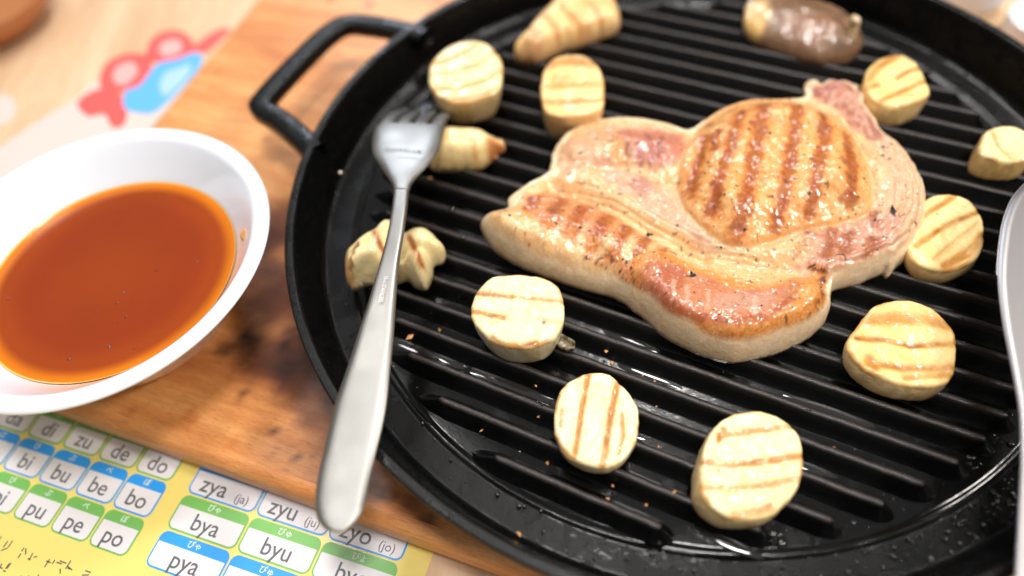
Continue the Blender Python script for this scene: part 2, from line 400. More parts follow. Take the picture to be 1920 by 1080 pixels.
# ridges, one object each
ed = np.array([math.cos(PHI), math.sin(PHI)]); en = np.array([-math.sin(PHI), math.cos(PHI)])
RH = 0.60
def ridge(k):
    off = 1.03 * k; half = math.sqrt(max(RF ** 2 - off ** 2, 0.1)) - 0.5
    if abs(k) >= 11: half -= 0.15 * (abs(k) - 10)
    xs = np.unique(np.concatenate([np.linspace(-half, -half + 1.5, 18), np.linspace(-half + 1.5, half - 0.8, 70), np.linspace(half - 0.8, half, 14)]))
    prof = [(-0.40, -0.01), (-0.37, 0.03), (-0.30, 0.16), (-0.20, 0.40), (-0.12, 0.535), (-0.07, 0.585), (0, RH), (0.07, 0.585), (0.12, 0.535), (0.20, 0.40), (0.30, 0.16), (0.37, 0.03), (0.40, -0.01)]
    v = []; f = []; m = len(prof)
    for x in xs:
        dl = (x + half) / 1.5; dr = (half - x) / 0.8
        kw = min(1, math.sqrt(max(0, min(1, dl) * (2 - min(1, dl)))) , math.sqrt(max(0, min(1, dr) * (2 - min(1, dr)))))
        kh = min(1, 0.12 + sst(dl, 0, 0.8), 0.12 + sst(dr, 0, 0.8) if dr < 1 else 1)
        if min(dl, dr) <= 1e-6: kw = 0.02
        for y, z in prof:
            nz = 0.012 * vnoise(x * 6, k * 7 + y * 6) if z > 0.3 else 0
            p = np.array([CX, CY]) + ed * x + en * (off + y * max(kw, 0.02) + 0.010 * vnoise(x * 5, k * 3.0))
            v.append((p[0], p[1], max(z, 0) * kh + nz * kh if z > 0 else -0.01))
    for i in range(len(xs) - 1):
        for j in range(m - 1): a = i * m + j; f.append((a, a + m, a + m + 1, a + 1))
    adopt(finish('ridge', v, f, M_RIDGE), pan)
for k in range(-12, 13): ridge(k)

# ------------------------------------------------------------------ soft lump: a filled outline with rounded edge and sculpted top
def lump(name, outline, r, zb, topf, colf, mat, sp=0.05, parent=None, zdef=1.0, nper=10, edge_noise=0.0):
    O = np.array([(*at(p[0], p[1], p[2] if len(p) > 2 else zdef), p[2] if len(p) > 2 else zdef) for p in outline])
    C = closed_curve(O, nper)
    if edge_noise:
        c0 = C[:, :2].mean(0); d = C[:, :2] - c0; ln = np.linalg.norm(d, axis=1)[:, None]
        C[:, :2] += d / ln * (edge_noise * fbm(C[:, 0] * 3, C[:, 1] * 3, 1.7))[:, None]
    x0, y0 = C[:, :2].min(0) - sp; x1, y1 = C[:, :2].max(0) + sp
    gx = np.arange(x0, x1 + sp, sp); gy = np.arange(y0, y1 + sp, sp)
    X, Y = np.meshgrid(gx, gy, indexing='ij')
    d, bx, by, bi = seg_dist(X, Y, C, True)
    ok = d > -0.45 * sp
    q = ok[:-1, :-1] & ok[1:, :-1] & ok[:-1, 1:] & ok[1:, 1:]
    used = np.zeros_like(ok); cnt = np.zeros(ok.shape, int)
    for a in (0, 1):
        for b_ in (0, 1):
            sl = (slice(a, a + q.shape[0]), slice(b_, b_ + q.shape[1])); used[sl] |= q; cnt[sl] += q
    bnd = used & (cnt < 4)
    d = np.where(bnd, 0, np.maximum(d, 0.02 * sp))
    X = np.where(bnd, bx, X); Y = np.where(bnd, by, Y)
    n = len(C); zi = C[:, 2][np.floor(bi).astype(int) % n]
    # outline height spread smoothly inwards
    zm = zi
    gxn, gyn = np.where(d > 1e-6, (X - bx) / np.maximum(d, 1e-6), 0), np.where(d > 1e-6, (Y - by) / np.maximum(d, 1e-6), 0)
    t = np.clip(d / r, 0, 1); g = r * (1 - np.cos(t * PI / 2)); fz = np.sin(t * PI / 2)
    k = (d < r) & ~bnd & (d > 1e-4)
    X = np.where(k, bx + gxn * g, X); Y = np.where(k, by + gyn * g, Y); de = np.where(d < r, g, d)
    T = topf(X, Y, de); Z = zm + (T - zm) * fz; ZB = zm - (zm - zb) * fz
    idx = -np.ones(ok.shape, int); idx[used] = np.arange(used.sum()); nt = used.sum()
    ib = idx.copy(); inner = used & ~bnd; ib[inner] = nt + np.arange(inner.sum())
    col = colf(X, Y, de, fz, Z)
    v = np.vstack([np.stack([X[used], Y[used], Z[used]], 1), np.stack([X[inner], Y[inner], ZB[inner]], 1)])
    c = np.vstack([col[used], col[inner]])
    I, J = np.nonzero(q)
    ft = np.stack([idx[I, J], idx[I + 1, J], idx[I + 1, J + 1], idx[I, J + 1]], 1)
    fb = np.stack([ib[I, J], ib[I, J + 1], ib[I + 1, J + 1], ib[I + 1, J]], 1)
    o = finish(name, v, np.vstack([ft, fb]), mat, parent, cols=c)
    return o, (X[used], Y[used], Z[used])

class Paint:
    def __init__(s, X, Y, base):
        s.X, s.Y = X, Y; s.c = np.zeros(X.shape + (3,)) + s2l(base); s.a = np.zeros(X.shape)
    def put(s, mask, col):
        m = np.clip(mask, 0, 1)[..., None]; s.c = s.c * (1 - m) + s2l(col) * m
    def poly(s, pts, col, soft=0.2, a=1.0, z=2.0, nz=0.0, ns=3.0, seed=0):
        d = poly_d(s.X, s.Y, pts, z) + nz * fbm(s.X * ns, s.Y * ns, seed); s.put(sst(d, -soft, soft) * a, col)
    def line(s, pts, col, w=0.2, a=1.0, z=2.0, nz=0.1, ns=3.0, seed=0, soft=0.6, brk=0.0, sear=0.0):
        d = line_d(s.X, s.Y, pts, z) + nz * fbm(s.X * ns, s.Y * ns, seed)
        m = sst(1 - d / w, 0, soft) * a
        if brk: m = m * sst(fbm(s.X * 5, s.Y * 5, seed + 9), -0.25 + brk - 0.35, 0.1 + brk - 0.35)
        s.put(m, col)
        if sear: s.a = np.maximum(s.a, np.clip(m, 0, 1) * sear)

# ------------------------------------------------------------------ the steak
OUT = [(903, 432, .75), (906, 415, 1.0), (925, 402, 1.2), (950, 392, 1.35), (955, 372, 1.4), (985, 348, 1.4), (1028, 322, 1.4), (1036, 290, 1.4), (1052, 262, 1.4),
       (1080, 240, 1.4), (1130, 224, 1.4), (1195, 222, 1.4), (1250, 232, 1.4), (1292, 243, 1.5), (1320, 226, 1.6), (1360, 202, 1.7), (1405, 188, 1.7),
       (1460, 186, 1.7), (1508, 182, 1.4), (1508, 160, 1.1), (1526, 157, 1.1), (1538, 163, 1.1), (1552, 154, 1.1), (1568, 160, 1.1), (1580, 152, 1.1), (1590, 162, 1.1), (1610, 162, 1.0), (1604, 176, 1.0), (1620, 190, 1.0), (1618, 206, 1.0), (1638, 232, 1.0),
       (1652, 256, 1.0), (1685, 282, 1.1), (1712, 318, 1.1), (1730, 358, 1.0), (1733, 405, .9), (1724, 445, .8), (1700, 486, .6), (1674, 508, .55), (1662, 524, .5),
       (1650, 516, .55), (1605, 535, .55), (1562, 545, .55), (1556, 556, .7), (1551, 590, .7), (1535, 618, .6), (1500, 645, .5), (1445, 668, .5), (1375, 681, .5), (1310, 666, .5),
       (1245, 633, .5), (1205, 598, .5), (1155, 562, .5), (1085, 542, .5), (1015, 517, .5), (960, 494, .5), (925, 468, .55)]
EYE = [(1276, 335), (1281, 280), (1314, 218), (1368, 178), (1440, 162), (1512, 168), (1574, 192), (1617, 235), (1640, 290), (1647, 340), (1640, 376), (1590, 392), (1520, 405), (1450, 428), (1400, 438), (1355, 426), (1312, 395), (1288, 365)]
LEAN_B = [(1205, 510), (1235, 488), (1300, 500), (1380, 525), (1440, 532), (1492, 522), (1482, 556), (1445, 588), (1380, 602), (1310, 592), (1250, 572), (1215, 545)]
def g_line(X, Y, pts, w, z=2.0): return np.exp(-(line_d(X, Y, pts, z) / w) ** 2)
def steak_top(X, Y, d):
    T = 1.56 + 0 * X
    e = poly_d(X, Y, EYE, 2.2)
    T += 0.80 * sst(e, -0.25, 1.5) - 0.09 * np.exp(-((e + 0.02) / 0.12) ** 2) + 0.03 * sst(e, 0, 0.1)
    T += 0.42 * g_line(X, Y, [(965, 415), (1050, 410), (1150, 440), (1225, 478)], 0.95)
    T += 0.50 * g_line(X, Y, [(1245, 545), (1310, 572), (1390, 590), (1470, 580), (1530, 540)], 0.85)
    T += 0.40 * g_line(X, Y, [(1090, 275), (1160, 258), (1250, 268)], 0.7)
    T += 0.22 * g_line(X, Y, [(1665, 270), (1700, 345), (1692, 420), (1640, 470), (1560, 490)], 0.6)
    T -= 0.38 * g_line(X, Y, [(1040, 330), (1130, 362), (1230, 415), (1320, 462)], 0.38)
    T -= 0.38 * g_line(X, Y, [(1300, 440), (1400, 472), (1500, 486), (1556, 510)], 0.42)
    T -= 0.20 * g_line(X, Y, [(1556, 500), (1552, 545)], 0.25)
    T -= 0.14 * g_line(X, Y, [(1120, 300), (1200, 300), (1270, 330)], 0.22)
    lb = poly_d(X, Y, LEAN_B, 2.0); T -= 0.05 * sst(lb, -.2, 0.4)
    # fold lines that run round the right-hand edge
    ringm = sst(1 - line_d(X, Y, [(1640, 210), (1705, 330), (1705, 430), (1650, 500), (1570, 520)], 1.5) / 1.0, 0, 0.6) * sst(-e, 0.0, 0.3)
    T += ringm * 0.035 * np.sin((d + 0.18 * fbm(X * .7, Y * .7, 2)) * 2 * PI / 0.23)
    # fibres in the fat valley
    vm = g_line(X, Y, [(1120, 345), (1230, 405), (1330, 455), (1420, 480)], 0.7)
    T += vm * 0.025 * np.sin(line_d(X, Y, [(1040, 318), (1150, 350), (1260, 410), (1330, 440), (1500, 470)], 2.0) * 2 * PI / 0.2)
    # sear grooves of the round lean
    for pts, w_ in STR: T -= 0.045 * g_line(X, Y, pts, 0.20, 2.3)
    T += 0.16 * fbm(X * 0.8, Y * 0.8, 4.2) + 0.06 * fbm(X * 2.6, Y * 2.6, 1.0, 3) + 0.014 * fbm(X * 7, Y * 7, 7.7, 2)
    fl = poly_d(X, Y, [(1500, 150), (1600, 148), (1630, 200), (1660, 262), (1610, 250), (1560, 200), (1510, 185)], 1.6)
    T += sst(fl, 0, 0.25) * (-0.22 + 0.34 * fbm(X * 3.2, Y * 3.2, 9.1))
    return T
STR = [([(1325, 245), (1308, 300), (1300, 345)], .26), ([(1392, 205), (1372, 262), (1352, 330), (1338, 385)], .30), ([(1432, 192), (1420, 260), (1408, 330), (1390, 415)], .36),
       ([(1497, 188), (1486, 262), (1474, 340), (1462, 405)], .33), ([(1545, 205), (1548, 255), (1530, 325), (1524, 382)], .30), ([(1594, 240), (1602, 300), (1602, 362)], .30), ([(1345, 240), (1340, 275)], .2)]
def steak_col(X, Y, d, fz, Z):
    P = Paint(X, Y, (232, 192, 138))
    P.put(sst(fbm(X * .8, Y * .8, 1.1), -0.2, 0.5) * 0.6, (224, 166, 106))
    P.put(sst(fbm(X * 2.4, Y * 2.4, 5.5), 0.0, 0.5) * 0.4, (236, 206, 160))
    # right-hand ring and lower right lean
    P.poly([(1640, 200), (1740, 330), (1745, 440), (1660, 540), (1540, 550), (1490, 460), (1620, 400), (1655, 330), (1640, 260)], (216, 176, 144), 0.25, 0.8, 1.6, 0.2)
    ringd = d + 0.18 * fbm(X * .7, Y * .7, 2)
    rm = poly_d(X, Y, [(1640, 200), (1740, 330), (1745, 440), (1660, 540), (1540, 550), (1560, 490), (1650, 450), (1680, 380), (1665, 300)], 1.4)
    P.put(sst(rm, 0, .3) * sst(np.sin(ringd * 2 * PI / 0.23 + 2.2), 0.2, 1.0) * 0.35, (186, 138, 110))
    P.poly([(1492, 445), (1560, 412), (1645, 395), (1688, 405), (1672, 450), (1615, 485), (1560, 500), (1510, 482)], (200, 144, 120), 0.25, 0.8, 1.9, 0.3, 2.5, 3)
    for pts in ([(1522, 425), (1505, 462)], [(1568, 418), (1556, 470)], [(1598, 425), (1590, 460)], [(1640, 388), (1645, 408)], [(1645, 440), (1630, 470)]):
        P.line(pts, (138, 58, 40), .34, .85, 1.9, .16, 5, 2, .9, sear=.7)
    # upper left lean
    P.poly([(1050, 262), (1100, 235), (1200, 222), (1285, 240), (1290, 280), (1230, 305), (1160, 300), (1080, 320), (1040, 300)], (214, 160, 132), 0.25, 0.6, 1.8, 0.3, 2, 4)
    P.poly([(1160, 240), (1230, 232), (1286, 252), (1282, 288), (1232, 304), (1190, 296), (1165, 270)], (196, 118, 96), 0.18, 0.85, 1.9, 0.25, 3, 5)
    P.poly([(1130, 262), (1170, 258), (1190, 285), (1170, 298), (1135, 285)], (206, 150, 84), 0.15, 0.8, 1.9, 0.2, 3, 6)
    for pts in ([(1172, 262), (1180, 285)], [(1196, 270), (1204, 300)], [(1215, 245), (1222, 298)], [(1242, 250), (1232, 290)]):
        P.line(pts, (138, 58, 52), .15, .6, 1.9, .1, 5, 1)
    # pinkish middle
    P.poly([(1130, 300), (1200, 320), (1260, 350), (1300, 400), (1330, 440), (1280, 430), (1220, 390), (1150, 350)], (210, 160, 138), 0.3, 0.7, 1.7, 0.35, 2, 7)
    P.poly([(1270, 350), (1300, 380), (1340, 420), (1400, 450), (1370, 460), (1300, 430)], (214, 176, 152), 0.2, 0.7, 1.9, .2, 3, 8)
    P.poly([(1180, 332), (1215, 330), (1225, 355), (1190, 360)], (176, 118, 104), .15, .7, 1.7, .2, 3, 8)
    P.poly([(1380, 440), (1500, 430), (1520, 480), (1430, 500), (1330, 470)], (222, 184, 132), 0.25, 0.7, 1.6, .2, 3, 8)
    # round lean, golden with broad sear bars
    P.poly(EYE, (240, 188, 120), 0.10, 0.95, 2.2, 0.12, 2, 1)
    e = poly_d(X, Y, EYE, 2.2)
    P.put(sst(e, -0.05, 0.2) * sst(fbm(X * 1.2, Y * 1.2, 8.8), -0.15, 0.45) * 0.6, (238, 166, 92))
    P.put(np.exp(-((e - 0.05) / 0.22) ** 2) * 0.3, (216, 150, 98))
    P.a = np.maximum(P.a, 0.24 * sst(e, 0, .2)); P.put(sst(e, 0, .3) * sst(fbm(X * 3.5, Y * 3.5, 18.8), -.1, .4) * .45, (232, 150, 78))
    for i, (pts, w_) in enumerate(STR):
        P.line(pts, (228, 142, 60), w_ * 1.6, .85, 2.3, .18, 3, i, .9)
        P.line(pts, (160, 64, 14), w_ * 1.08, .95, 2.3, .20, 4, i + 3, .9, sear=1.0)
    for x, y, r_ in ((1548, 238, .45), (1590, 300, .35), (1596, 325, .3), (1340, 372, .28), (1385, 410, .30), (1335, 215, .25), (1390, 206, .22), (1412, 230, .2), (1585, 360, .22), (1340, 345, .2), (1600, 270, .25), (1400, 300, .2), (1490, 225, .2)):
        qx, qy = at(x, y, 2.35); dd = np.hypot(X - qx, Y - qy) + 0.18 * fbm(X * 4, Y * 4, 2.2)
        P.put(sst(1 - dd / r_, 0, .7) * 0.75, (132, 46, 34))
    # left lobe: seared patch and bars
    P.poly([(960, 372), (1000, 345), (1080, 345), (1150, 385), (1215, 430), (1260, 460), (1245, 482), (1180, 470), (1090, 440), (1010, 412), (965, 398)], (234, 176, 120), 0.25, 0.8, 1.95, 0.35, 2.2, 11)
    P.poly([(990, 350), (1080, 345), (1145, 380), (1180, 425), (1120, 440), (1050, 425), (980, 398)], (204, 116, 56), 0.25, 0.65, 1.95, 0.4, 3, 12)
    for i, (pts, w_) in enumerate((([(1015, 355), (990, 385)], .25), ([(1056, 358), (1030, 415)], .36), ([(1100, 372), (1072, 430)], .38), ([(1142, 396), (1112, 452)], .38), ([(1180, 420), (1150, 468)], .34), ([(1215, 440), (1198, 478)], .32), ([(1252, 455), (1240, 480)], .25))):
        P.line(pts, (164, 66, 14), w_ * 1.15, .95, 1.98, .18, 4, i + 20, .9, sear=1.0)
        P.line([pts[1], (pts[1][0] - 3, pts[1][1] + 8)], (226, 134, 36), w_ * .8, .8, 1.9, .15, 4, i, .9)
    for x, y, r_ in ((1062, 356, .22), (1040, 386, .25), (1046, 378, .2), (1218, 436, .25), (995, 360, .2)):
        qx, qy = at(x, y, 2.0); P.put(sst(1 - (np.hypot(X - qx, Y - qy) + .12 * fbm(X * 5, Y * 5)) / r_, 0, .7) * .75, (126, 40, 38))
    # bottom lobe
    P.poly([(1185, 500), (1215, 470), (1320, 490), (1450, 520), (1520, 495), (1556, 500), (1552, 560), (1530, 600), (1470, 635), (1380, 648), (1300, 635), (1235, 600), (1195, 560)], (226, 150, 74), 0.22, 0.95, 1.9, 0.25, 2.5, 13)
    P.a = np.maximum(P.a, 0.45 * sst(poly_d(X, Y, [(1185, 500), (1215, 470), (1320, 490), (1450, 520), (1520, 495), (1556, 500), (1552, 560), (1530, 600), (1470, 635), (1380, 648), (1300, 635), (1235, 600), (1195, 560)], 1.9), -.1, .3))
    lb = poly_d(X, Y, LEAN_B, 2.0) + 0.12 * fbm(X * 3, Y * 3, 14)
    P.put(sst(lb, -.22, .20) * .88, (196, 130, 98)); P.a = P.a * (1 - sst(lb, -.05, .15) * .75)
    P.put(np.exp(-((lb - .10) / .16) ** 2) * .55 * sst(fbm(X * 2, Y * 2, 31), -.3, .3), (176, 88, 54))
    P.poly([(1240, 500), (1290, 500), (1270, 560), (1235, 560), (1215, 530)], (172, 88, 62), 0.14, 0.7, 2.0, 0.25, 3, 15)
    P.poly([(1380, 535), (1440, 540), (1455, 560), (1400, 580), (1350, 575), (1340, 550)], (200, 162, 146), 0.14, 0.6, 2.0, 0.25, 4, 16)
    P.line([(1240, 565), (1310, 590), (1380, 602), (1445, 590), (1485, 556)], (168, 76, 40), .20, .8, 2.0, .2, 4, 17, .9)
    for pts in ([(1265, 520), (1262, 560)], [(1290, 530), (1290, 565)], [(1330, 540), (1328, 575)], [(1420, 545), (1415, 585)]): P.line(pts, (226, 190, 168), .10, .5, 2.0, .08, 5, 3)
    # charred crumbs along the fat edge
    gran = sst(vnoise(X * 9, Y * 9, 3) + .6 * vnoise(X * 19, Y * 19, 5), .1, .4)
    for pts, w_, a_ in (([(1105, 483), (1150, 495), (1190, 530), (1203, 565), (1240, 600), (1300, 628), (1380, 645), (1450, 640), (1510, 612), (1542, 570), (1545, 520)], .26, .8), ([(1150, 486), (1178, 500), (1196, 545), (1208, 575)], .20, .9), ([(1520, 495), (1545, 505), (1552, 540)], .22, .8), ([(1270, 615), (1340, 635), (1420, 640)], .3, .6)):
        m_ = sst(1 - (line_d(X, Y, pts, 1.6) + .12 * fbm(X * 3, Y * 3, 18)) / w_, 0, .8)
        P.put(m_ * .6, (196, 112, 46)); P.put(m_ * gran * min(1, a_ * 1.2), (88, 42, 20))
    # flap
    P.poly([(1500, 150), (1600, 148), (1630, 200), (1662, 265), (1610, 250), (1560, 200), (1510, 185)], (196, 140, 122), 0.12, 0.85, 1.4, 0.2, 3, 21)
    P.poly([(1505, 158), (1560, 152), (1580, 175), (1520, 180)], (178, 108, 96), 0.12, 0.7, 1.3, 0.2, 3, 22)
    # raw-white fat flank where the surface turns down
    fn = 0.25 * fbm(X * 1.5, Y * 1.5, 6.1)
    low = sst(0.88 - fz + fn * .3, 0, .18) * (poly_d(X, Y, EYE, 2.2) < -.05)
    P.put(low * 0.93, (246, 220, 182))
    P.put(sst(0.35 - fz, 0, .3) * sst(fbm(X * 2, Y * 2, 3.1), -.3, .4) * .5, (230, 196, 160))
    # fine pepper dust
    sp = sst(vnoise(X * 9.0, Y * 9.0, 4.0), 0.74, 0.84) * sst(fbm(X * .9, Y * .9, 2.5), -.35, .2)
    P.put(sp * 0.75 * (1 - low), (96, 62, 40))
    sp = sst(vnoise(X * 5.2, Y * 5.2, 14.0), 0.80, 0.88); P.put(sp * 0.8 * (1 - low), (52, 36, 28))
    P.a = P.a * (1 - low)
    return np.concatenate([P.c, P.a[..., None]], -1)
steak = empty('pork_steak', (8.0, 15.5, 0.5))
tag(steak, 'large glistening grilled pork steak with brown grill bars in the middle of the pan', 'steak')
o, SURF = lump('meat', OUT, 0.62, 0.5, steak_top, steak_col, M_MEAT, 0.036, nper=12, edge_noise=0.05); adopt(o, steak)

# coarse pepper on the steak
M_PEP = plain('black_pepper', (34, 30, 28), 0.5)
def flakes(name, pts, mat, size, parent=None):
    v = []; f = []
    for (x, y, z, s) in pts:
        b0 = len(v); q = [Vector((random.gauss(0, 1), random.gauss(0, 1), random.gauss(0, 0.6))).normalized() * s * size * random.uniform(.6, 1.2) for _ in range(6)]
        dirs = [(1, 0, 0), (-1, 0, 0), (0, 1, 0), (0, -1, 0), (0, 0, 1), (0, 0, -1)]
        a = random.uniform(0, PI)
        for i, dd in enumerate(dirs):
            r_ = s * size * random.uniform(.5, 1.2) * (0.6 if dd[2] else 1) * (1.5 if i < 2 else 1)
            dx, dy = dd[0] * math.cos(a) - dd[1] * math.sin(a), dd[0] * math.sin(a) + dd[1] * math.cos(a)
            v.append((x + dx * r_, y + dy * r_, z + dd[2] * r_))
        for t in ((0, 2, 4), (2, 1, 4), (1, 3, 4), (3, 0, 4), (2, 0, 5), (1, 2, 5), (3, 1, 5), (0, 3, 5)): f.append(tuple(b0 + k for k in t))
    o = finish(name, v, f, mat, parent, smooth=False); o['kind'] = 'stuff'; return o
sx_, sy_, sz_ = SURF
pp = []
ev = poly_d(sx_, sy_, EYE, 2.2)
wgt = 0.25 + 1.0 * (ev > 0) + 0.6 * (poly_d(sx_, sy_, [(1640, 250), (1720, 330), (1720, 440), (1600, 500), (1540, 440), (1650, 380)], 1.6) > 0)
for i in np.random.choice(len(sx_), 430, p=wgt / wgt.sum()):
    if sz_[i] > 1.65: pp.append((sx_[i], sy_[i], sz_[i] + .005, random.choice([.5, .6, .7, .8, 1.0, 1.5])))
adopt(flakes('pepper_flakes', pp, M_PEP, 0.028), steak)
def on_steak(px, py, z=2.0):
    x, y = at(px, py, z)
    for _ in range(3):
        i = np.argmin((sx_ - x) ** 2 + (sy_ - y) ** 2); x, y = at(px, py, sz_[i])
    return x, y, sz_[i]
big = []
for px, py, s in ((1675, 398, 3.0), (1673, 392, 2.2), (1216, 441, 1.8), (1221, 440, 1.4), (1397, 430, 1.4), (1412, 450, 1.5), (1409, 445, 1.2), (1352, 464, 1.1), (1296, 512, 1.3), (1302, 517, 1.6), (1088, 427, 1.0), (956, 404, 1.1),
                  (1560, 403, 1.5), (1568, 401, 1.3), (1604, 401, 1.1), (1640, 412, 1.1), (1655, 292, 1.2), (1667, 298, 1.2), (1656, 276, 1.2), (1437, 208, 1.1), (1462, 226, 1.0), (1443, 250, 1.1), (1403, 242, 1.1), (1337, 268, 1.1), (1521, 298, 1.1), (1620, 335, 1.3), (1518, 362, 1.2), (1548, 345, 1.1), (1328, 305, 1.0), (1349, 307, 1.0), (1273, 343, 1.0), (1200, 323, 1.0), (1120, 384, 1.0)):
    x, y, z = on_steak(px, py); big.append((x, y, z + .02, s))
adopt(flakes('peppercorn_pieces', big, M_PEP, 0.055), steak)

# fat drip at the right-hand edge is part of the outline; wet sheen pools in the hollow
# ------------------------------------------------------------------ mushroom slices
def mushroom(name, label, top, zt, bot_shift, bot_scale, marks, zb=0.5, tint=(250, 230, 182), side=(242, 218, 170), extra=None, seed=0, cat='mushroom slice', group='grilled mushroom pieces', mat=None, tilt=(0, 0), rim=0.13):
    C = closed_curve([(*at(x, y, zt), zt) for x, y in top], 10)[:, :2]
    c0 = C.mean(0); n = len(C)
    # resample evenly by angle order
    rings = []; nr = 34
    rad = C - c0; R = np.linalg.norm(rad, axis=1).mean()
    verts = []; lab = []
    for k in range(nr + 1):                   # top face
        s = k / nr; s = s if s < .85 else s
        r_ = s * (R - rim) / R
        P = c0 + rad * r_
        z = zt + 0 * P[:, 0]
        verts.append((P[:, 0], P[:, 1], z)); lab.append(0)
    for k in range(1, 6):                     # rounded rim
        a = PI / 2 * k / 5
        P = c0 + rad * ((R - rim + rim * math.sin(a)) / R); verts.append((P[:, 0], P[:, 1], zt - rim * (1 - math.cos(a)) + 0 * P[:, 0])); lab.append(1)
    b0 = c0 + np.array(bot_shift); ns = 16
    for k in range(1, ns + 1):
        t = k / ns; e = t ** 1.15
        cc = c0 * (1 - e) + b0 * e; sc_ = 1 + (bot_scale - 1) * e + 0.02 * math.sin(PI * t)
        z = (zt - rim) * (1 - t) + (zb + 0.06) * t
        P = cc + rad * sc_; verts.append((P[:, 0], P[:, 1], z + 0 * P[:, 0])); lab.append(2)
    for q in (0.93, 0.6, 0.0):
        P = b0 + rad * bot_scale * q; verts.append((P[:, 0], P[:, 1], zb + 0 * P[:, 0])); lab.append(3)
    X = np.array([a[0] for a in verts]); Y = np.array([a[1] for a in verts]); Z = np.array([a[2] for a in verts]); lb = np.array(lab)[:, None] + 0 * X
    # lumps
    hgt = sst(Z, zb, zt)
    Z = Z + (0.08 * fbm(X * 1.1, Y * 1.1, seed) + 0.025 * fbm(X * 4, Y * 4, seed + 2)) * (lb < 2) + (tilt[0] * (X - c0[0]) + tilt[1] * (Y - c0[1])) * hgt
    ang = np.arctan2(Y - c0[1], X - c0[0])
    wv = 0.05 * fbm(np.cos(ang) * 2.5, np.sin(ang) * 2.5 + Z * .5, seed + 5) + 0.015 * fbm(ang * 9, Z * 3, seed + 6)
    k2 = (lb >= 1) * 1.0 + (lb == 0) * 0.0
    X = X + np.cos(ang) * wv * k2; Y = Y + np.sin(ang) * wv * k2
    Pt = Paint(X, Y, tint)
    Pt.put(sst(fbm(X * 1.3, Y * 1.3, seed + 1), -.1, .5) * .5, tuple(np.array(tint) * (0.985, 0.95, 0.86)))
    topm = (lb < 2) * 1.0
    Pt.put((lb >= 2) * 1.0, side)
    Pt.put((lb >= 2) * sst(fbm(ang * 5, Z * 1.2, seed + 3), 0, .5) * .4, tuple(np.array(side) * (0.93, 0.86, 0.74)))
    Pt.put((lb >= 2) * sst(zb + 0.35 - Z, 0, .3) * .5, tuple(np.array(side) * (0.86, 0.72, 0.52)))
    Pt.put((lb == 1) * sst(fbm(ang * 2.5, 0 * ang, seed + 8), -.1, .4) * .8, (206, 152, 86))
    dz = np.zeros(X.shape)
    for mk in marks:
        pts, w_, a_ = mk[:3]; dark = mk[3] if len(mk) > 3 else .6
        d = line_d(X, Y, pts, zt) + 0.03 * fbm(X * 5, Y * 5, seed + 4)
        fade = 0.55 + 0.45 * sst(fbm(X * 1.6, Y * 1.6, seed + 7), -.5, .2)
        Pt.put(sst(1 - d / (w_ * 2.6), 0, 1) * a_ * .7 * fade * (lb < 2), (228, 178, 88))
        Pt.put(sst(1 - d / (w_ * 1.5), 0, .8) * a_ * fade * (lb < 2), (190, 122, 34))
        Pt.put(sst(1 - d / (w_ * .95), 0, .9) * a_ * dark * (lb < 2) * sst(fbm(X * 3, Y * 3, seed + 11), -.2, .3), (126, 70, 20))
        dz -= 0.035 * np.exp(-(d / (w_ * .8)) ** 2) * (lb < 2)
    Z = Z + dz
    if extra: extra(Pt, X, Y, Z, lb)
    m = X.shape[0]
    V = np.stack([X.ravel(), Y.ravel(), Z.ravel()], 1); F = []
    for i in range(m - 1):
        for j in range(n): q = (j + 1) % n; F.append((i * n + j, i * n + q, (i + 1) * n + q, (i + 1) * n + j))
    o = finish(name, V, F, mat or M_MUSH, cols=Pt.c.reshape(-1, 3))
    # origin at the base of the slice
    off = Vector((c0[0] * S, c0[1] * S, zb * S)); o.data.transform(Matrix.Translation(-off)); o.location = off
    return tag(o, label, cat, group)

def spot(px, py, z, r_, c):
    def fn(P, X, Y, Z, lb):
        qx, qy = at(px, py, z); d = np.hypot(X - qx, Y - qy) + r_ * .4 * fbm(X * 4, Y * 4, 1); P.put(sst(1 - d / r_, 0, .8) * .85, c)
    return fn
def spots(*L_):
    fs = [spot(*a) for a in L_]
    def fn(*a):
        for g in fs: g(*a)
    return fn
mushroom('mushroom_slice', 'pale round mushroom slice marked like a smiling face, right of the fork handle',
         [(884, 590), (890, 550), (915, 522), (955, 513), (1000, 514), (1040, 530), (1056, 560), (1058, 595), (1048, 622), (1030, 640), (985, 652), (930, 640), (898, 616)],
         1.7, (-.02, -.15), .84, [([(897, 549), (930, 553), (958, 556)], .10, .9), ([(958, 556), (1010, 560), (1055, 566)], .08, .5), ([(886, 584), (915, 590), (945, 596)], .10, .9), ([(1010, 598), (1050, 605)], .08, .35),
                           ([(922, 632), (945, 645), (975, 648), (1006, 643)], .10, 1.0), ([(935, 514), (965, 511), (1000, 515)], .08, .8)],
         tint=(252, 238, 192), side=(246, 230, 192), extra=spots((1020, 601, 1.85, .10, (110, 70, 40)), (918, 538, 1.85, .08, (150, 130, 90)), (1010, 585, 1.85, .08, (225, 195, 130))), seed=1)
mushroom('mushroom_slice', 'upright oval mushroom slice with three near-vertical brown lines, below the smiling slice',
         [(1040, 800), (1042, 755), (1060, 720), (1090, 701), (1125, 697), (1150, 706), (1175, 730), (1197, 765), (1196, 810), (1180, 850), (1150, 874), (1120, 876), (1080, 862), (1052, 838)],
         1.25, (-.02, -.02), .94, [([(1103, 703), (1092, 760), (1078, 850)], .085, .95, .3), ([(1158, 718), (1145, 780), (1130, 872)], .10, 1.0, .3), ([(1166, 775), (1168, 820), (1160, 850)], .06, .7, .2), ([(1053, 770), (1050, 800)], .06, .5)],
         tint=(252, 236, 190), seed=2)
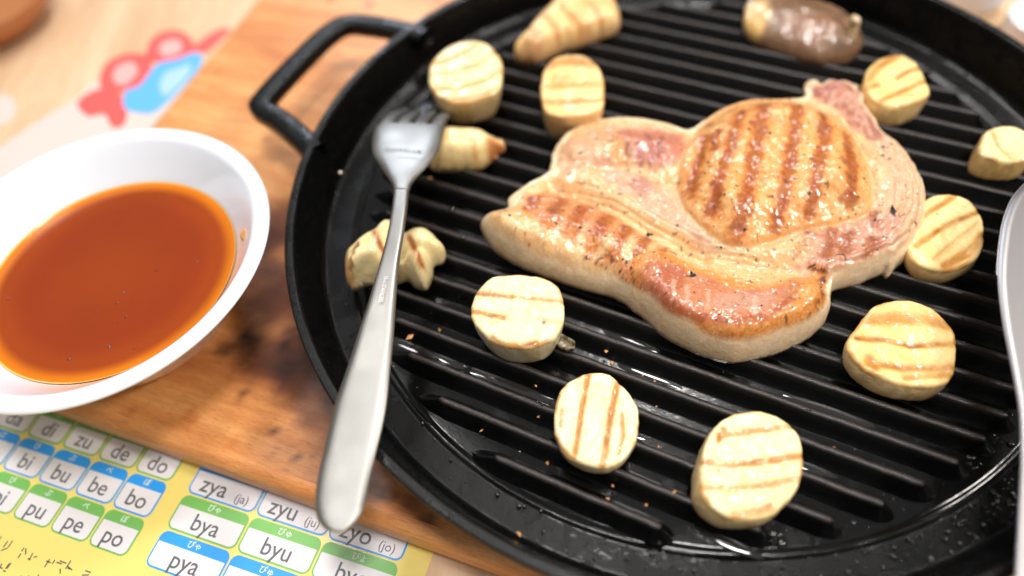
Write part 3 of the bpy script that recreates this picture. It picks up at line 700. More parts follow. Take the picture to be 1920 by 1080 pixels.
mushroom('mushroom_slice', 'large round mushroom slice with four level marks, lowest piece in the photo',
         [(1312, 915), (1314, 860), (1330, 815), (1350, 788), (1385, 772), (1430, 771), (1470, 786), (1497, 815), (1506, 852), (1502, 895), (1484, 935), (1452, 962), (1410, 974), (1365, 968), (1330, 948)],
         1.35, (-.18, -.08), .97, [([(1350, 815), (1385, 813), (1430, 806), (1488, 800)], .09, .75, .3), ([(1318, 866), (1370, 872), (1430, 866), (1506, 854)], .10, .95, .4), ([(1318, 912), (1370, 917), (1430, 911), (1492, 899)], .09, .8, .3), ([(1378, 966), (1410, 962), (1444, 950)], .13, .8, .2), ([(1348, 826), (1356, 804)], .08, .9, .5)],
         tint=(252, 232, 180), side=(236, 208, 156), extra=spots((1352, 815, 1.75, .14, (190, 130, 70)), (1352, 872, 1.75, .07, (180, 100, 60))), seed=3)
mushroom('mushroom_slice', 'golden blunt-cornered mushroom slice with double brown bars at right, below the steak',
         [(1588, 640), (1610, 608), (1635, 578), (1660, 563), (1700, 562), (1745, 574), (1775, 600), (1792, 625), (1792, 670), (1786, 705), (1765, 722), (1720, 724), (1670, 716), (1625, 694), (1598, 668)],
         1.35, (-.06, -.16), .93, [([(1625, 600), (1680, 596), (1735, 600), (1775, 610)], .22, .7, .25), ([(1606, 634), (1660, 636), (1710, 648), (1790, 646)], .10, 1.0, .5), ([(1628, 680), (1690, 690), (1740, 692), (1786, 690)], .13, .85, .45), ([(1632, 672), (1640, 690)], .14, .9, .2), ([(1700, 708), (1780, 704)], .10, .7, .3)],
         tint=(250, 212, 146), side=(246, 216, 162), seed=4)
mushroom('mushroom_slice', 'flat mushroom slice with slanting marks tucked under the right edge of the steak',
         [(1702, 440), (1718, 392), (1745, 368), (1780, 361), (1815, 372), (1840, 398), (1848, 435), (1838, 475), (1812, 498), (1770, 506), (1725, 496), (1703, 470)],
         1.25, (-.02, -.14), .93, [([(1720, 412), (1755, 390), (1790, 366)], .11, .85, .3), ([(1718, 462), (1770, 425), (1838, 395)], .11, 1.0, .4), ([(1772, 500), (1810, 478), (1845, 440)], .17, .9, .2), ([(1835, 418), (1790, 455), (1752, 486)], .10, .35, .1)],
         tint=(250, 222, 160), side=(240, 206, 146), extra=spots((1757, 402, 1.25, .07, (60, 30, 20))), seed=5)
mushroom('mushroom_slice', 'thick mushroom stub with slanting marks and one black dot, right of the steak flap',
         [(1622, 165), (1622, 140), (1640, 115), (1672, 103), (1700, 104), (1722, 120), (1738, 148), (1744, 170), (1732, 184), (1700, 196), (1665, 196), (1636, 186)],
         1.6, (.0, -.10), .93, [([(1626, 150), (1650, 124), (1680, 106)], .16, .9, .3), ([(1682, 146), (1705, 132), (1725, 126)], .10, .95, .5), ([(1625, 164), (1645, 158)], .12, .9, .4), ([(1652, 188), (1690, 170), (1742, 148)], .11, 1.0, .5), ([(1685, 178), (1715, 176)], .07, .5, .1)],
         tint=(252, 222, 152), side=(244, 210, 150), extra=spots((1671, 209, 1.4, .10, (20, 14, 12))), seed=6)
mushroom('mushroom_slice', 'mushroom stub with a peeled tan side, partly behind the knife tip',
         [(1836, 280), (1842, 256), (1860, 240), (1885, 235), (1912, 240), (1938, 254), (1948, 275), (1938, 294), (1908, 302), (1872, 300), (1847, 293)],
         1.45, (-.10, -.10), .97, [([(1862, 250), (1872, 275), (1900, 298)], .09, .5, .1), ([(1935, 250), (1950, 285)], .15, .8, .3)],
         tint=(252, 232, 176), side=(234, 196, 130), seed=7)
mushroom('mushroom_slice', 'tall blurred mushroom slice with curved pale stripes, behind the fork tines',
         [(803, 142), (812, 110), (842, 84), (880, 74), (915, 82), (938, 108), (942, 140), (932, 168), (905, 182), (870, 190), (832, 186), (808, 166)],
         2.1, (-.02, .05), .80, [([(806, 142), (850, 136), (900, 118), (930, 96)], .15, .65, 0), ([(808, 168), (860, 166), (910, 150), (940, 130)], .14, .65, 0), ([(830, 186), (880, 184), (930, 164)], .12, .75, 0), ([(815, 118), (850, 108), (890, 86)], .15, .7, 0)],
         tint=(252, 228, 172), side=(244, 214, 160), seed=8)
mushroom('mushroom_slice', 'blurred barrel-shaped mushroom piece with an orange patch, just left of the steak top',
         [(1014, 170), (1020, 130), (1042, 106), (1078, 100), (1110, 112), (1130, 140), (1134, 180), (1124, 206), (1075, 216), (1026, 208)],
         2.1, (.0, .1), .88, [([(1030, 122), (1070, 112), (1108, 120)], .28, .8, 0), ([(1020, 188), (1070, 192), (1130, 186)], .15, .9, 0), ([(1024, 160), (1080, 158), (1130, 156)], .15, .6, 0)],
         tint=(250, 214, 150), side=(240, 206, 152), extra=spots((1050, 155, 2.1, .7, (226, 160, 70))), seed=9)

# irregular mushroom pieces: sculpted lumps
def piece(name, label, outline, top, col, r=.35, zb=.5, sp=.05, mat=None, en=.04, cat='mushroom piece'):
    o, _ = lump(name, outline, r, zb, top, col, mat or M_MUSH, sp, edge_noise=en)
    c = np.mean([at(p[0], p[1], zb) for p in outline], 0); off = Vector((c[0] * S, c[1] * S, zb * S))
    o.data.transform(Matrix.Translation(-off)); o.location = off
    return tag(o, label, cat, 'grilled mushroom pieces')
def bitten_top(X, Y, d):
    T = 1.75 + .12 * fbm(X * 1.2, Y * 1.2, 3)
    T += .30 * g_line(X, Y, [(700, 450), (690, 500)], .7, 1.6) + .30 * g_line(X, Y, [(790, 455), (800, 480)], .6, 1.6)
    T -= .45 * g_line(X, Y, [(745, 430), (742, 470), (735, 535)], .35, 1.6)
    T -= .25 * g_line(X, Y, [(755, 478), (780, 470), (830, 478)], .14, 1.6)
    return T
def bitten_col(X, Y, d, fz, Z):
    P = Paint(X, Y, (250, 230, 176)); P.put(sst(fbm(X, Y, 2), -.2, .5) * .5, (230, 204, 140))
    P.put(sst(.5 - fz, 0, .3) * .5, (222, 204, 160))
    for pts, w_ in (([(702, 438), (712, 458), (720, 472)], .10), ([(764, 440), (776, 462), (787, 486)], .10)):
        P.line(pts, (206, 150, 78), w_ * 1.8, .6, 1.9, .05, 4, 1); P.line(pts, (168, 92, 34), w_, .95, 1.9, .05, 5, 2)
    P.line([(676, 468), (664, 488), (657, 500)], (126, 70, 36), .12, .85, 1.6, .12, 8, 3)
    P.line([(815, 492), (822, 488), (828, 484)], (120, 66, 30), .10, .9, 1.4, .1, 8, 3)
    P.line([(650, 490), (652, 520)], (216, 150, 90), .25, .7, 1.2, .1, 3, 3)
    return P.c
piece('mushroom_chunk', 'pale bitten-looking mushroom chunk lying under the fork handle',
      [(650, 510, .8), (652, 480, 1.2), (668, 460, 1.4), (700, 440, 1.4), (716, 420, 1.4), (735, 416, 1.4), (752, 436, 1.4), (778, 432, 1.4), (802, 434, 1.4), (824, 455, 1.3), (835, 472, 1.1), (830, 490, .9), (815, 496, .9), (812, 518, .6), (800, 543, .55), (778, 540, .55), (765, 528, .6), (745, 534, .55), (710, 532, .55), (680, 540, .5), (658, 545, .5)],
      bitten_top, bitten_col, r=.45)
def stem_top(X, Y, d):
    return 1.7 + .10 * fbm(X * 1.1, Y * 1.1, 5) - .2 * g_line(X, Y, [(1062, 20), (1100, 60)], .2, 1.7) - .12 * g_line(X, Y, [(1000, 60), (1040, 95)], .2, 1.7)
def stem_col(X, Y, d, fz, Z):
    P = Paint(X, Y, (250, 210, 146)); P.put(sst(fbm(X * .8, Y * .8, 2), -.2, .4) * .5, (226, 180, 116))
    for pts in ([(1020, 30), (1045, 55), (1070, 78)], [(1055, 8), (1085, 40), (1105, 62)], [(1100, 0), (1120, 20), (1140, 45)], [(995, 50), (1010, 75)]):
        P.line(pts, (206, 140, 70), .22, .8, 1.7, .15, 3, 1)
    P.poly([(965, 110), (985, 70), (1010, 60), (1040, 100), (1010, 120)], (214, 160, 118), .2, .6, 1.5, .2)
    for x, y in ((1132, 35), (1103, 35), (1115, 50)):
        qx, qy = at(x, y, 1.8); P.put(sst(1 - np.hypot(X - qx, Y - qy) / .3, 0, .8) * .6, (196, 124, 52))
    P.put(sst(.6 - fz, 0, .3) * .6, (206, 162, 118))
    return P.c
piece('mushroom_chunk', 'long orange-tan mushroom chunk lying slantwise at the top edge of the photo',
      [(966, 108, .8), (968, 88, 1.1), (990, 60, 1.3), (1015, 30, 1.3), (1040, 5, 1.3), (1065, -12, 1.3), (1100, -18, 1.3), (1140, -8, 1.3), (1155, 12, 1.2), (1162, 35, 1.0), (1158, 58, .8), (1120, 78, .55), (1085, 92, .5), (1062, 96, .5), (1040, 108, .5), (1010, 120, .5), (985, 120, .5)],
      stem_top, stem_col, r=.5, sp=.07)
def butt_top(X, Y, d): return 1.65 + .1 * fbm(X * 1.2, Y * 1.2, 8)
def butt_col(X, Y, d, fz, Z):
    P = Paint(X, Y, (250, 222, 162)); P.put(sst(fbm(X, Y, 4), -.1, .4) * .5, (230, 196, 130)); P.put(sst(.5 - fz, 0, .3) * .5, (214, 180, 124))
    P.poly([(918, 268), (950, 268), (950, 300), (918, 300)], (196, 116, 58), .15, .9, 1.2); P.line([(885, 262), (890, 280)], (210, 160, 90), .2, .6, 1.5)
    return P.c
piece('mushroom_chunk', 'blunt pale mushroom end with a brown pointed tip beside the fork head',
      [(800, 300, 1.0), (802, 255, 1.2), (830, 243, 1.3), (870, 243, 1.3), (900, 248, 1.2), (922, 262, 1.1), (936, 270, .9), (947, 275, .8), (946, 283, .8), (932, 290, .7), (922, 304, .6), (900, 318, .55), (860, 322, .5), (820, 322, .5)],
      butt_top, butt_col, r=.5, sp=.06, en=.02)
def cap_top(X, Y, d): return 1.40 + .14 * fbm(X * .9, Y * .9, 6) + .08 * fbm(X * 2.5, Y * 2.5, 2) + .25 * sst(d, .2, 1.5)
def cap_col(X, Y, d, fz, Z):
    P = Paint(X, Y, (146, 112, 84)); P.put(sst(fbm(X * .9, Y * .9, 4), -.2, .4) * .6, (126, 92, 62)); P.put(sst(fbm(X * 1.8, Y * 1.8, 9), .0, .5) * .7, (92, 66, 44))
    P.poly([(1480, 20), (1570, 25), (1560, 55), (1490, 50)], (168, 116, 88), .3, .5, 1.9, .3, 2)
    P.poly([(1392, 5), (1435, -5), (1445, 30), (1425, 48), (1395, 45)], (238, 196, 120), .2, .95, 1.6, .15, 2)
    P.line([(1405, 70), (1440, 90), (1490, 108)], (84, 56, 42), .35, .7, 1.1, .4, 3, 3)
    P.put(sst(.6 - fz, 0, .4) * .6, (128, 92, 66)); return P.c
piece('browned_mushroom', 'dark greyish-brown wet mushroom cap with a cream patch, at the top of the pan',
      [(1396, 60, .9), (1396, 20, 1.2), (1410, -8, 1.3), (1450, -15, 1.3), (1500, -5, 1.3), (1555, 8, 1.3), (1598, 35, 1.2), (1616, 70, 1.0), (1612, 98, .7), (1590, 118, .55), (1545, 125, .5), (1505, 118, .5), (1460, 103, .5), (1420, 85, .6)],
      cap_top, cap_col, r=.75, sp=.07, mat=M_CAP, cat='mushroom cap')
x_, y_ = at(1597, 62, 1.6)
v, f = sweep(open_curve([(x_, y_, 1.2), (x_ + .05, y_ + .12, 1.9), (x_ - .02, y_ + .1, 2.15), (x_ - .0, y_ + .08, 2.25)], 5), .40, .40, 10)
tag(finish('mushroom_crumb', v, f, M_MUSH, cols=np.tile(s2l((226, 200, 160)), (len(v), 1))), 'small pale shred sticking up at the right end of the dark mushroom cap', 'mushroom piece')

def scrap_top(X, Y, d): return .78 + .08 * fbm(X * 6, Y * 6, 2)
def scrap_col(X, Y, d, fz, Z):
    P = Paint(X, Y, (128, 116, 84)); P.put(sst(fbm(X * 9, Y * 9, 2), -.1, .2), (44, 34, 24)); return P.c
o = piece('burnt_scrap', 'small grey-brown burnt scrap stuck to the ridge just right of the smiling mushroom slice',
      [(1036, 634), (1040, 626), (1052, 625), (1066, 632), (1078, 640), (1076, 650), (1062, 652), (1048, 646)], scrap_top, scrap_col, r=.08, zb=.6, sp=.025, en=.03, cat='burnt scrap')
del o['group']
# ------------------------------------------------------------------ fork
def blade_loft(stations, thick, camber, K=11, flat=False):
    """stations: (left px, left py, right px, right py, z); returns rows of top points and the closed skin"""
    Lp = np.array([(*at(a, b_, z), z) for a, b_, c, d, z in stations]); Rp = np.array([(*at(c, d, z), z) for a, b_, c, d, z in stations])
    Lp = open_curve(Lp, 8); Rp = open_curve(Rp, 8); n = len(Lp); V = []
    for i in range(n):
        wd = np.linalg.norm(Rp[i] - Lp[i])
        row = []
        for k in range(K):
            s = k / (K - 1); s = 0.5 - 0.5 * math.cos(PI * s); u = 2 * s - 1
            p = Lp[i] * (1 - s) + Rp[i] * s
            row.append(p + np.array([0, 0, camber * min(1, wd) * (1 - u * u) + thick / 2 * (1 - abs(u) ** 10)]))
        for k in range(K - 1, -1, -1):
            s = k / (K - 1); s = 0.5 - 0.5 * math.cos(PI * s); u = 2 * s - 1
            p = Lp[i] * (1 - s) + Rp[i] * s
            row.append(p + np.array([0, 0, camber * min(1, wd) * (1 - u * u) - thick / 2 * (1 - abs(u) ** 10) - 0.002]))
        V.append(row)
    m = 2 * K; verts = [p for r_ in V for p in r_]; F = []
    for i in range(n - 1):
        for k in range(m): j = (k + 1) % m; F.append((i * m + k, i * m + j, (i + 1) * m + j, (i + 1) * m + k))
    F.append(tuple(range(m))[::-1]); F.append(tuple(range((n - 1) * m, n * m)))
    return verts, F
fork = empty('fork', (*at(640, 900, 2.2), 1.9))
tag(fork, 'stainless steel dinner fork lying back up across the left rim of the pan', 'fork')
HST = [(632, 998.5, 648, 997, 2.30), (617, 996, 660, 987, 2.30), (604, 988, 672, 973, 2.29), (594, 970, 681, 955, 2.28), (590.6, 935, 687, 928, 2.26), (597, 886, 698, 880, 2.24), (607, 845, 708, 840, 2.26), (617, 800, 719, 795, 2.32), (630, 750, 727, 748, 2.42), (648, 697, 732, 695, 2.55),
       (668, 635, 738, 635, 2.68), (692, 560, 743, 560, 2.82), (712, 493, 749, 493, 2.90), (726, 440, 757.5, 440, 2.93), (734, 395, 763.5, 395, 2.92), (737.5, 368, 766, 368, 2.88), (738, 358, 767.5, 358, 2.86)]
v, f = blade_loft(HST, .20, .02, 13); adopt(finish('handle', v, f, M_STEEL), fork)
HEAD = [(738.2, 357, 767.7, 357, 2.855), (735, 346, 772, 346, 2.82), (725, 330, 783, 331, 2.76), (711, 308, 803, 310, 2.66), (701, 290, 816, 292, 2.58), (697.5, 275, 823, 277, 2.50), (699, 258, 828, 260, 2.42), (702, 244, 832, 246, 2.33), (706, 234, 835.5, 237, 2.24)]
v, f = blade_loft(HEAD, .17, .05, 15); adopt(finish('fork_head', v, f, M_STEEL), fork)
l0 = np.array([*at(706, 235, 2.26), 2.26]); r0 = np.array([*at(835.5, 238, 2.26), 2.26])
for k in range(4):
    a = k / 4 + .018; c = (k + 1) / 4 - .018
    p = l0 + (r0 - l0) * ((a + c) / 2); wd = np.linalg.norm(r0 - l0) * (c - a)
    V = []; Fc = []
    path = []
    for i in range(13):
        t = i / 12; fw = 2.75 * t; dz = -0.22 * t - 1.5 * t ** 1.5 + .2 * t ** 4
        path.append((p[0] + fw * .17 + (k - 1.5) * -.04 * t, p[1] - .12 + fw, p[2] + .02 + dz))
    vv, ff = sweep(path, wd * .92, .17, 12)
    vv = np.array(vv).reshape(13, 12, 3); cen = vv.mean(1, keepdims=True)
    sc_ = np.array([1 if i < 6 else 1 - .6 * ((i - 6) / 6) ** 1.5 for i in range(13)])[:, None, None]
    vv = cen + (vv - cen) * sc_
    adopt(finish('tine', vv.reshape(-1, 3), ff, M_STEEL), fork)

def text_mesh(name, body, size, mat, extrude=0.0, weight=0.0, sx=1.0, align='CENTER'):
    cu = bpy.data.curves.new(name, 'FONT'); cu.body = body; cu.size = size; cu.align_x = align; cu.align_y = 'CENTER'
    cu.extrude = extrude; cu.offset = weight; cu.resolution_u = 3; cu.materials.append(mat)
    o = bpy.data.objects.new(name + '_source', cu); me = bpy.data.meshes.new_from_object(o); me.name = name
    bpy.data.objects.remove(o); bpy.data.curves.remove(cu)
    v = np.array([q.co[:] for q in me.vertices]) if len(me.vertices) else np.zeros((0, 3))
    v[:, 0] *= sx
    F = [tuple(p.vertices) for p in me.polygons]; bpy.data.meshes.remove(me)
    return v, F
def place_text(name, body, size, mat, origin, ex, ey, lift, sx=1.0, weight=0, parent=None):
    v, F = text_mesh(name, body, size, mat, 0.0, weight, sx)
    ex = np.array(ex, float); ey = np.array(ey, float); o_ = np.array(origin, float)
    P = o_ + v[:, :1] * ex + v[:, 1:2] * ey + np.array([0, 0, lift])
    return finish(name, P, F, mat, parent, smooth=False)
# stamped words
def on_fork(px, py, z): return np.array([*at(px, py, z), z])
a = on_fork(727.5, 515, 2.93); c = on_fork(713, 578, 2.86)
ex = (c - a) / np.linalg.norm(c - a); nx_ = np.cross((0, 0, 1), ex); nx_ /= np.linalg.norm(nx_)
o = place_text('stamped_words', '18-0 STAINLESS', .20, M_ETCHW, (a + c) / 2, ex, nx_, .135, sx=np.linalg.norm(c - a) / 1.72); adopt(o, fork)
a = on_fork(719, 284, 2.56); c = on_fork(793, 291, 2.56); ex = (c - a) / np.linalg.norm(c - a); nx_ = np.cross((0, 0, 1), ex)
q1 = on_fork(760, 270, 2.50); q2 = on_fork(760, 305, 2.66); up_ = (q1 - q2) / np.linalg.norm(q1 - q2)
o = place_text('stamped_name', 'CORELLE', .30, M_ETCH, on_fork(757, 287, 2.575), ex, up_, .135, sx=1.15); adopt(o, fork)
a = on_fork(748, 300, 2.63); c = on_fork(792, 304, 2.64); d_ = (c - a); n_ = np.array([0, .02, .0])
adopt(finish('stamped_line', [a + (0, 0, .14), c + (0, 0, .14), c + n_ + (0, 0, .14), a + n_ + (0, 0, .14)], [(0, 1, 2, 3)], M_ETCH), fork)

# ------------------------------------------------------------------ knife
knife = empty('table_knife', (*at(1906, 900, 2.6), 2.2))
tag(knife, 'broad steel knife with finely toothed edge at the right side of the photo', 'knife')
KL = np.array([(*at(x, y, 2.75), 2.75) for x, y in ((1985, 300), (1950, 318), (1920, 346), (1897, 374), (1881, 415), (1873, 465), (1870, 515), (1873, 560), (1880, 610), (1891, 665), (1903, 725), (1911, 775), (1914, 840), (1913, 900), (1909, 980), (1905, 1060), (1900, 1140), (1893, 1240))])
KL = open_curve(KL, 10)
tdir = KL[-1] - KL[0]; tdir /= np.linalg.norm(tdir); nrm = np.array([-tdir[1], tdir[0], 0])
if nrm[0] < 0: nrm = -nrm
V = []; K = 12
base = KL[-1]
for i, p in enumerate(KL):
    s = (p - base) @ (-tdir); lng = (KL[0] - base) @ (-tdir); t = s / lng
    lat = (p - base) @ nrm
    right = 1.15 + .55 * sst(t, .25, .55) - .25 * sst(t, .85, 1.0)
    wd = max(right - lat, .12)
    tooth = 0
    if 18 <= i <= 66: tooth = 0
    for k in range(K):
        u = k / (K - 1); th_ = .02 + .10 * sst(u, 0, .8)
        q = p + nrm * (wd * u); V.append(q + (0, 0, th_ * .5))
    for k in range(K - 1, -1, -1):
        u = k / (K - 1); th_ = .02 + .10 * sst(u, 0, .8); q = p + nrm * (wd * u); V.append(q - (0, 0, th_ * .5))
F = []; m = 2 * K; n = len(KL)
for i in range(n - 1):
    for k in range(m): j = (k + 1) % m; F.append((i * m + k, i * m + j, (i + 1) * m + j, (i + 1) * m + k))
F.append(tuple(range(m))[::-1]); F.append(tuple(range((n - 1) * m, n * m)))
adopt(finish('blade', V, F, M_BLADE), knife)
tv = []; tf = []
seg = KL[18:62]; L_ = np.concatenate([[0], np.cumsum(np.linalg.norm(np.diff(seg, axis=0), axis=1))])
s = 0
while s < L_[-1] - .06:
    p = np.array([np.interp(s, L_, seg[:, k]) for k in range(3)]); q = np.array([np.interp(s + .055, L_, seg[:, k]) for k in range(3)]); mid = (p + q) / 2 - nrm * .045
    b0 = len(tv); tv += [p + (0, 0, .012), q + (0, 0, .012), mid, p - (0, 0, .012), q - (0, 0, .012), p + nrm * .05, q + nrm * .05]
    tf += [(b0, b0 + 1, b0 + 2), (b0 + 4, b0 + 3, b0 + 2), (b0 + 3, b0, b0 + 2), (b0 + 1, b0 + 4, b0 + 2)]; s += .06
o = finish('tooth', tv, tf, M_BLADE, smooth=False); o['kind'] = 'stuff'; adopt(o, knife)

# ------------------------------------------------------------------ sauce bowl
BX, BY = -13.95, 16.1
ell = lambda x, y, ex_=1.0: (x, y)
bp = round_prof([(0.001, 0.10), (1.0, 0.02), (2.0, -0.25), (2.7, -0.45), (3.15, -0.30), (3.75, 0.6), (4.35, 1.62), (5.1, 2.55), (5.48, 2.98), (5.9, 3.03), (6.04, 2.90), (5.55, 2.5), (4.2, .6), (3.5, -0.45), (3.1, -0.75), (3.0, -1.0), (2.75, -1.0), (2.7, -0.8), (0.001, -0.8)], .3, 6)
v, f = lathe(bp, 0, 0, 160)
o = finish('sauce_bowl', v, f, M_CHINA); o.location = (BX * S, BY * S, 0); o.scale = (1, 1, 1)
tag(o, 'round white china bowl of brown dipping sauce at the left of the board', 'bowl')
# sauce: colour follows how deep the liquid is at each point
def inner_r(z):
    P = [(p[0], p[1]) for p in bp[:[i for i, q in enumerate(bp) if q[1] >= 3.0][0]]]
    return np.interp(z, [p[1] for p in P], [p[0] for p in P])
def floor_z(r_):
    P = [(p[0], p[1]) for p in bp[:[i for i, q in enumerate(bp) if q[1] >= 3.0][0]]]
    return np.interp(r_, [p[0] for p in P], [p[1] for p in P])
ZL = 1.62; RL = inner_r(ZL)
v = []; cc = []; n = 160; rs = np.concatenate([np.linspace(0, RL * .8, 24), np.linspace(RL * .81, RL + .02, 36)])
for r_ in rs:
    for k in range(n):
        a = 2 * PI * k / n; x, y = r_ * math.cos(a), r_ * math.sin(a)
        men = .05 * max(0, (r_ - RL + .12) / .12) ** 2
        v.append((x, y, ZL + men))
        dep = max(0, ZL - floor_z(min(r_, RL)))
        q = 0
        c_edge, c_mid, c_deep = s2l((240, 190, 100)), s2l((214, 118, 16)), s2l((134, 46, 15))
        k1 = sst(dep, 0.0, .10); k2 = .90 * sst(dep, .02, .95) + .08 * sst(dep, 1.2, 2.3)
        col = (c_edge * (1 - k1) + c_mid * k1) * (1 - k2) + c_deep * k2
        nz = fbm(x * .35 + 3, y * .35, 1.0); col = col * (1 + .10 * nz)
        cc.append(col)
f = []
for i in range(len(rs) - 1):
    for k in range(n): j = (k + 1) % n; f.append((i * n + k, (i + 1) * n + k, (i + 1) * n + j, i * n + j))
b = NB('soy_sauce'); b.set(Roughness=0.06, Specular_IOR_Level=0.35)
M_SAUCE = b.out(Base_Color=b.attr(), Normal=b.bump(b.noise(.5, 2), .15, .03))
o = finish('dipping_sauce', v, f, M_SAUCE, cols=np.array(cc)); o.location = (BX * S, BY * S, 0)
tag(o, 'clear reddish-brown soy dipping sauce filling the white bowl', 'sauce')
# sauce flecks
M_FLECK = plain('sauce_fleck', (110, 34, 16), 0.4)
pts = []
for px, py, s_ in ((236, 593, 1.5), (130, 673, 1.6), (15, 560, 1.2), (293, 507, 1), (232, 548, 1.1), (220, 568, .9), (182, 584, .9), (252, 654, .9), (300, 437, .8), (222, 605, .8), (370, 490, 1.3), (245, 565, .8), (94, 540, .8), (205, 651, 1.3)):
    x, y = at(px, py, ZL); pts.append((x, y, ZL + .008, s_))
o = flakes('spice_flecks', pts, M_FLECK, .05); tag(o, 'tiny dark spice flecks floating on the sauce in the bowl', 'spice')
# dried drip on the inside of the bowl and a yellow stain on its rim
x, y = at(457, 440, 2.3)
v = []; f = []
for i in range(9):
    t = i / 8; px_, py_ = 462 - 7 * t, 430 + 20 * t; z_ = 2.42 - .1 * t; xx, yy = at(px_, py_, z_); wd_ = .05 + .11 * math.sin(PI * t ** .7)
    for k in range(8): a = 2 * PI * k / 8; v.append((xx + wd_ * math.cos(a), yy + .03 * math.sin(a), z_ + wd_ * .5 * math.sin(a)))
for i in range(8):
    for k in range(8): j = (k + 1) % 8; f.append((i * 8 + k, i * 8 + j, (i + 1) * 8 + j, (i + 1) * 8 + k))
tag(finish('sauce_drip', v, f, M_SAUCE, cols=np.tile(s2l((214, 150, 80)), (len(v), 1))), 'small orange drip of sauce on the inner right wall of the bowl', 'sauce')

# ------------------------------------------------------------------ letter chart
A1 = np.array([math.cos(math.radians(-23.2)), math.sin(math.radians(-23.2))]); A2 = np.array([A1[1], -A1[0]])   # along a row, down the page
def chart_pt(u, v_): p = A1 * u + A2 * v_; return p
ch = empty('letter_chart', (*chart_pt(-14, -2), ZT))
tag(ch, 'yellow reading chart with green and blue letter boxes, partly under the board', 'chart')
M_YEL = plain('yellow_paper', (240, 218, 120), .35, Coat_Weight=.2); M_GRN = plain('green_print', (118, 184, 92), .35); M_BLU = plain('blue_print', (40, 156, 240), .35)
M_WHT = plain('white_print', (228, 224, 226), .35); M_INK = plain('grey_ink', (96, 96, 102), .4); M_HW = plain('white_letter', (226, 240, 226), .4)
P0 = [chart_pt(*q) for q in ((-34, -9), (-5.70, -9), (-5.70, 12), (-34, 12))]; z = ZT + .02
o = finish('sheet', [(*p, z) for p in P0] + [(*p, z - .015) for p in P0], [(3, 2, 1, 0), (4, 5, 6, 7), (0, 1, 5, 4), (1, 2, 6, 5), (2, 3, 7, 6), (3, 0, 4, 7)], M_YEL, smooth=False); adopt(o, ch)
def rrect(u0, u1, v0, v1, r_, rt=None):
    rt = r_ if rt is None else rt; P = []
    for cu_, cv_, a0, rr_ in ((u1 - rt, v0 + rt, -PI / 2, rt), (u1 - r_, v1 - r_, 0, r_), (u0 + r_, v1 - r_, PI / 2, r_), (u0 + rt, v0 + rt, PI, rt)):
        for k in range(7): a = a0 + PI / 2 * k / 6; P.append((cu_ + rr_ * math.cos(a), cv_ + rr_ * math.sin(a)))
    return P
def cell(u0, u1, v0, v1, colm, txt, sub, kana, hh):
    g = .03; V = []; F = []; mi = []
    def add(P, zz, k):
        b0 = len(V); V.extend([(*chart_pt(*q), zz) for q in P]); F.append(tuple(range(b0, b0 + len(P)))[::-1]); mi.append(k)
    z0 = ZT + .03
    add(rrect(u0 + g, u1 - g, v0 + g, v1 - g, .26), z0, 0)
    add(rrect(u0 + g + .06, u1 - g - .06, v0 + hh, v1 - g - .06, .20, .02), z0 + .008, 1)
    me_o = finish('letter_box', V, F, None, smooth=False, mats=[colm, M_WHT], fmi=mi); adopt(me_o, ch)
    cu_, cv_ = (u0 + u1) / 2, (v0 + hh + v1) / 2
    def tx(nm, body, size, cu2, cv2, mat, wgt=0.004, sx=1.0):
        p = chart_pt(cu2, cv2); o = place_text(nm, body, size, mat, (*p, z0 + .016), (*A1, 0), (*(-A2), 0), 0, sx, wgt)
        o.parent = me_o; o.location = (0, 0, 0); return o
    tx('letters', txt, .78 if sub is None else .80, cu_ - (.42 if sub else 0), cv_ - .02, M_INK)
    if sub: tx('letters', sub, .42, cu_ + .72, cv_ + .08, M_INK, 0)
    tx('kana', kana, .27, cu_, v0 + hh / 2 + .02, M_HW, .003)
rows = [(-5.27, -4.0, M_GRN, ['da', 'di', 'zu', 'de', 'do'], 'だぢづでど'), (-4.0, -2.68, M_BLU, ['ba', 'bi', 'bu', 'be', 'bo'], 'ばびぶべぼ'), (-2.68, -1.36, M_GRN, ['pa', 'pi', 'pu', 'pe', 'po'], 'ぱぴぷぺぽ')]
for v0, v1, mm_, tt, kk in rows:
    for i in range(5): u1 = -15.38 - 1.6 * (4 - i); cell(u1 - 1.6, u1, v0, v1, mm_, tt[i], None, kk[i], .40)
rows = [(-5.12, -3.87, M_BLU, ['zya', 'zyu', 'zyo'], ['(ja)', '(ju)', '(jo)'], ['じゃ', 'じゅ', 'じょ']), (-3.87, -2.62, M_GRN, ['bya', 'byu', 'byo'], None, ['びゃ', 'びゅ', 'びょ']), (-2.62, -1.37, M_BLU, ['pya', 'pyu', 'pyo'], None, ['ぴゃ', 'ぴゅ', 'ぴょ'])]
for v0, v1, mm_, tt, ss, kk in rows:
    for i in range(3): u0 = -14.70 + 2.712 * i; cell(u0, u0 + 2.712, v0, v1, mm_, tt[i], ss[i] if ss else None, kk[i], .40)
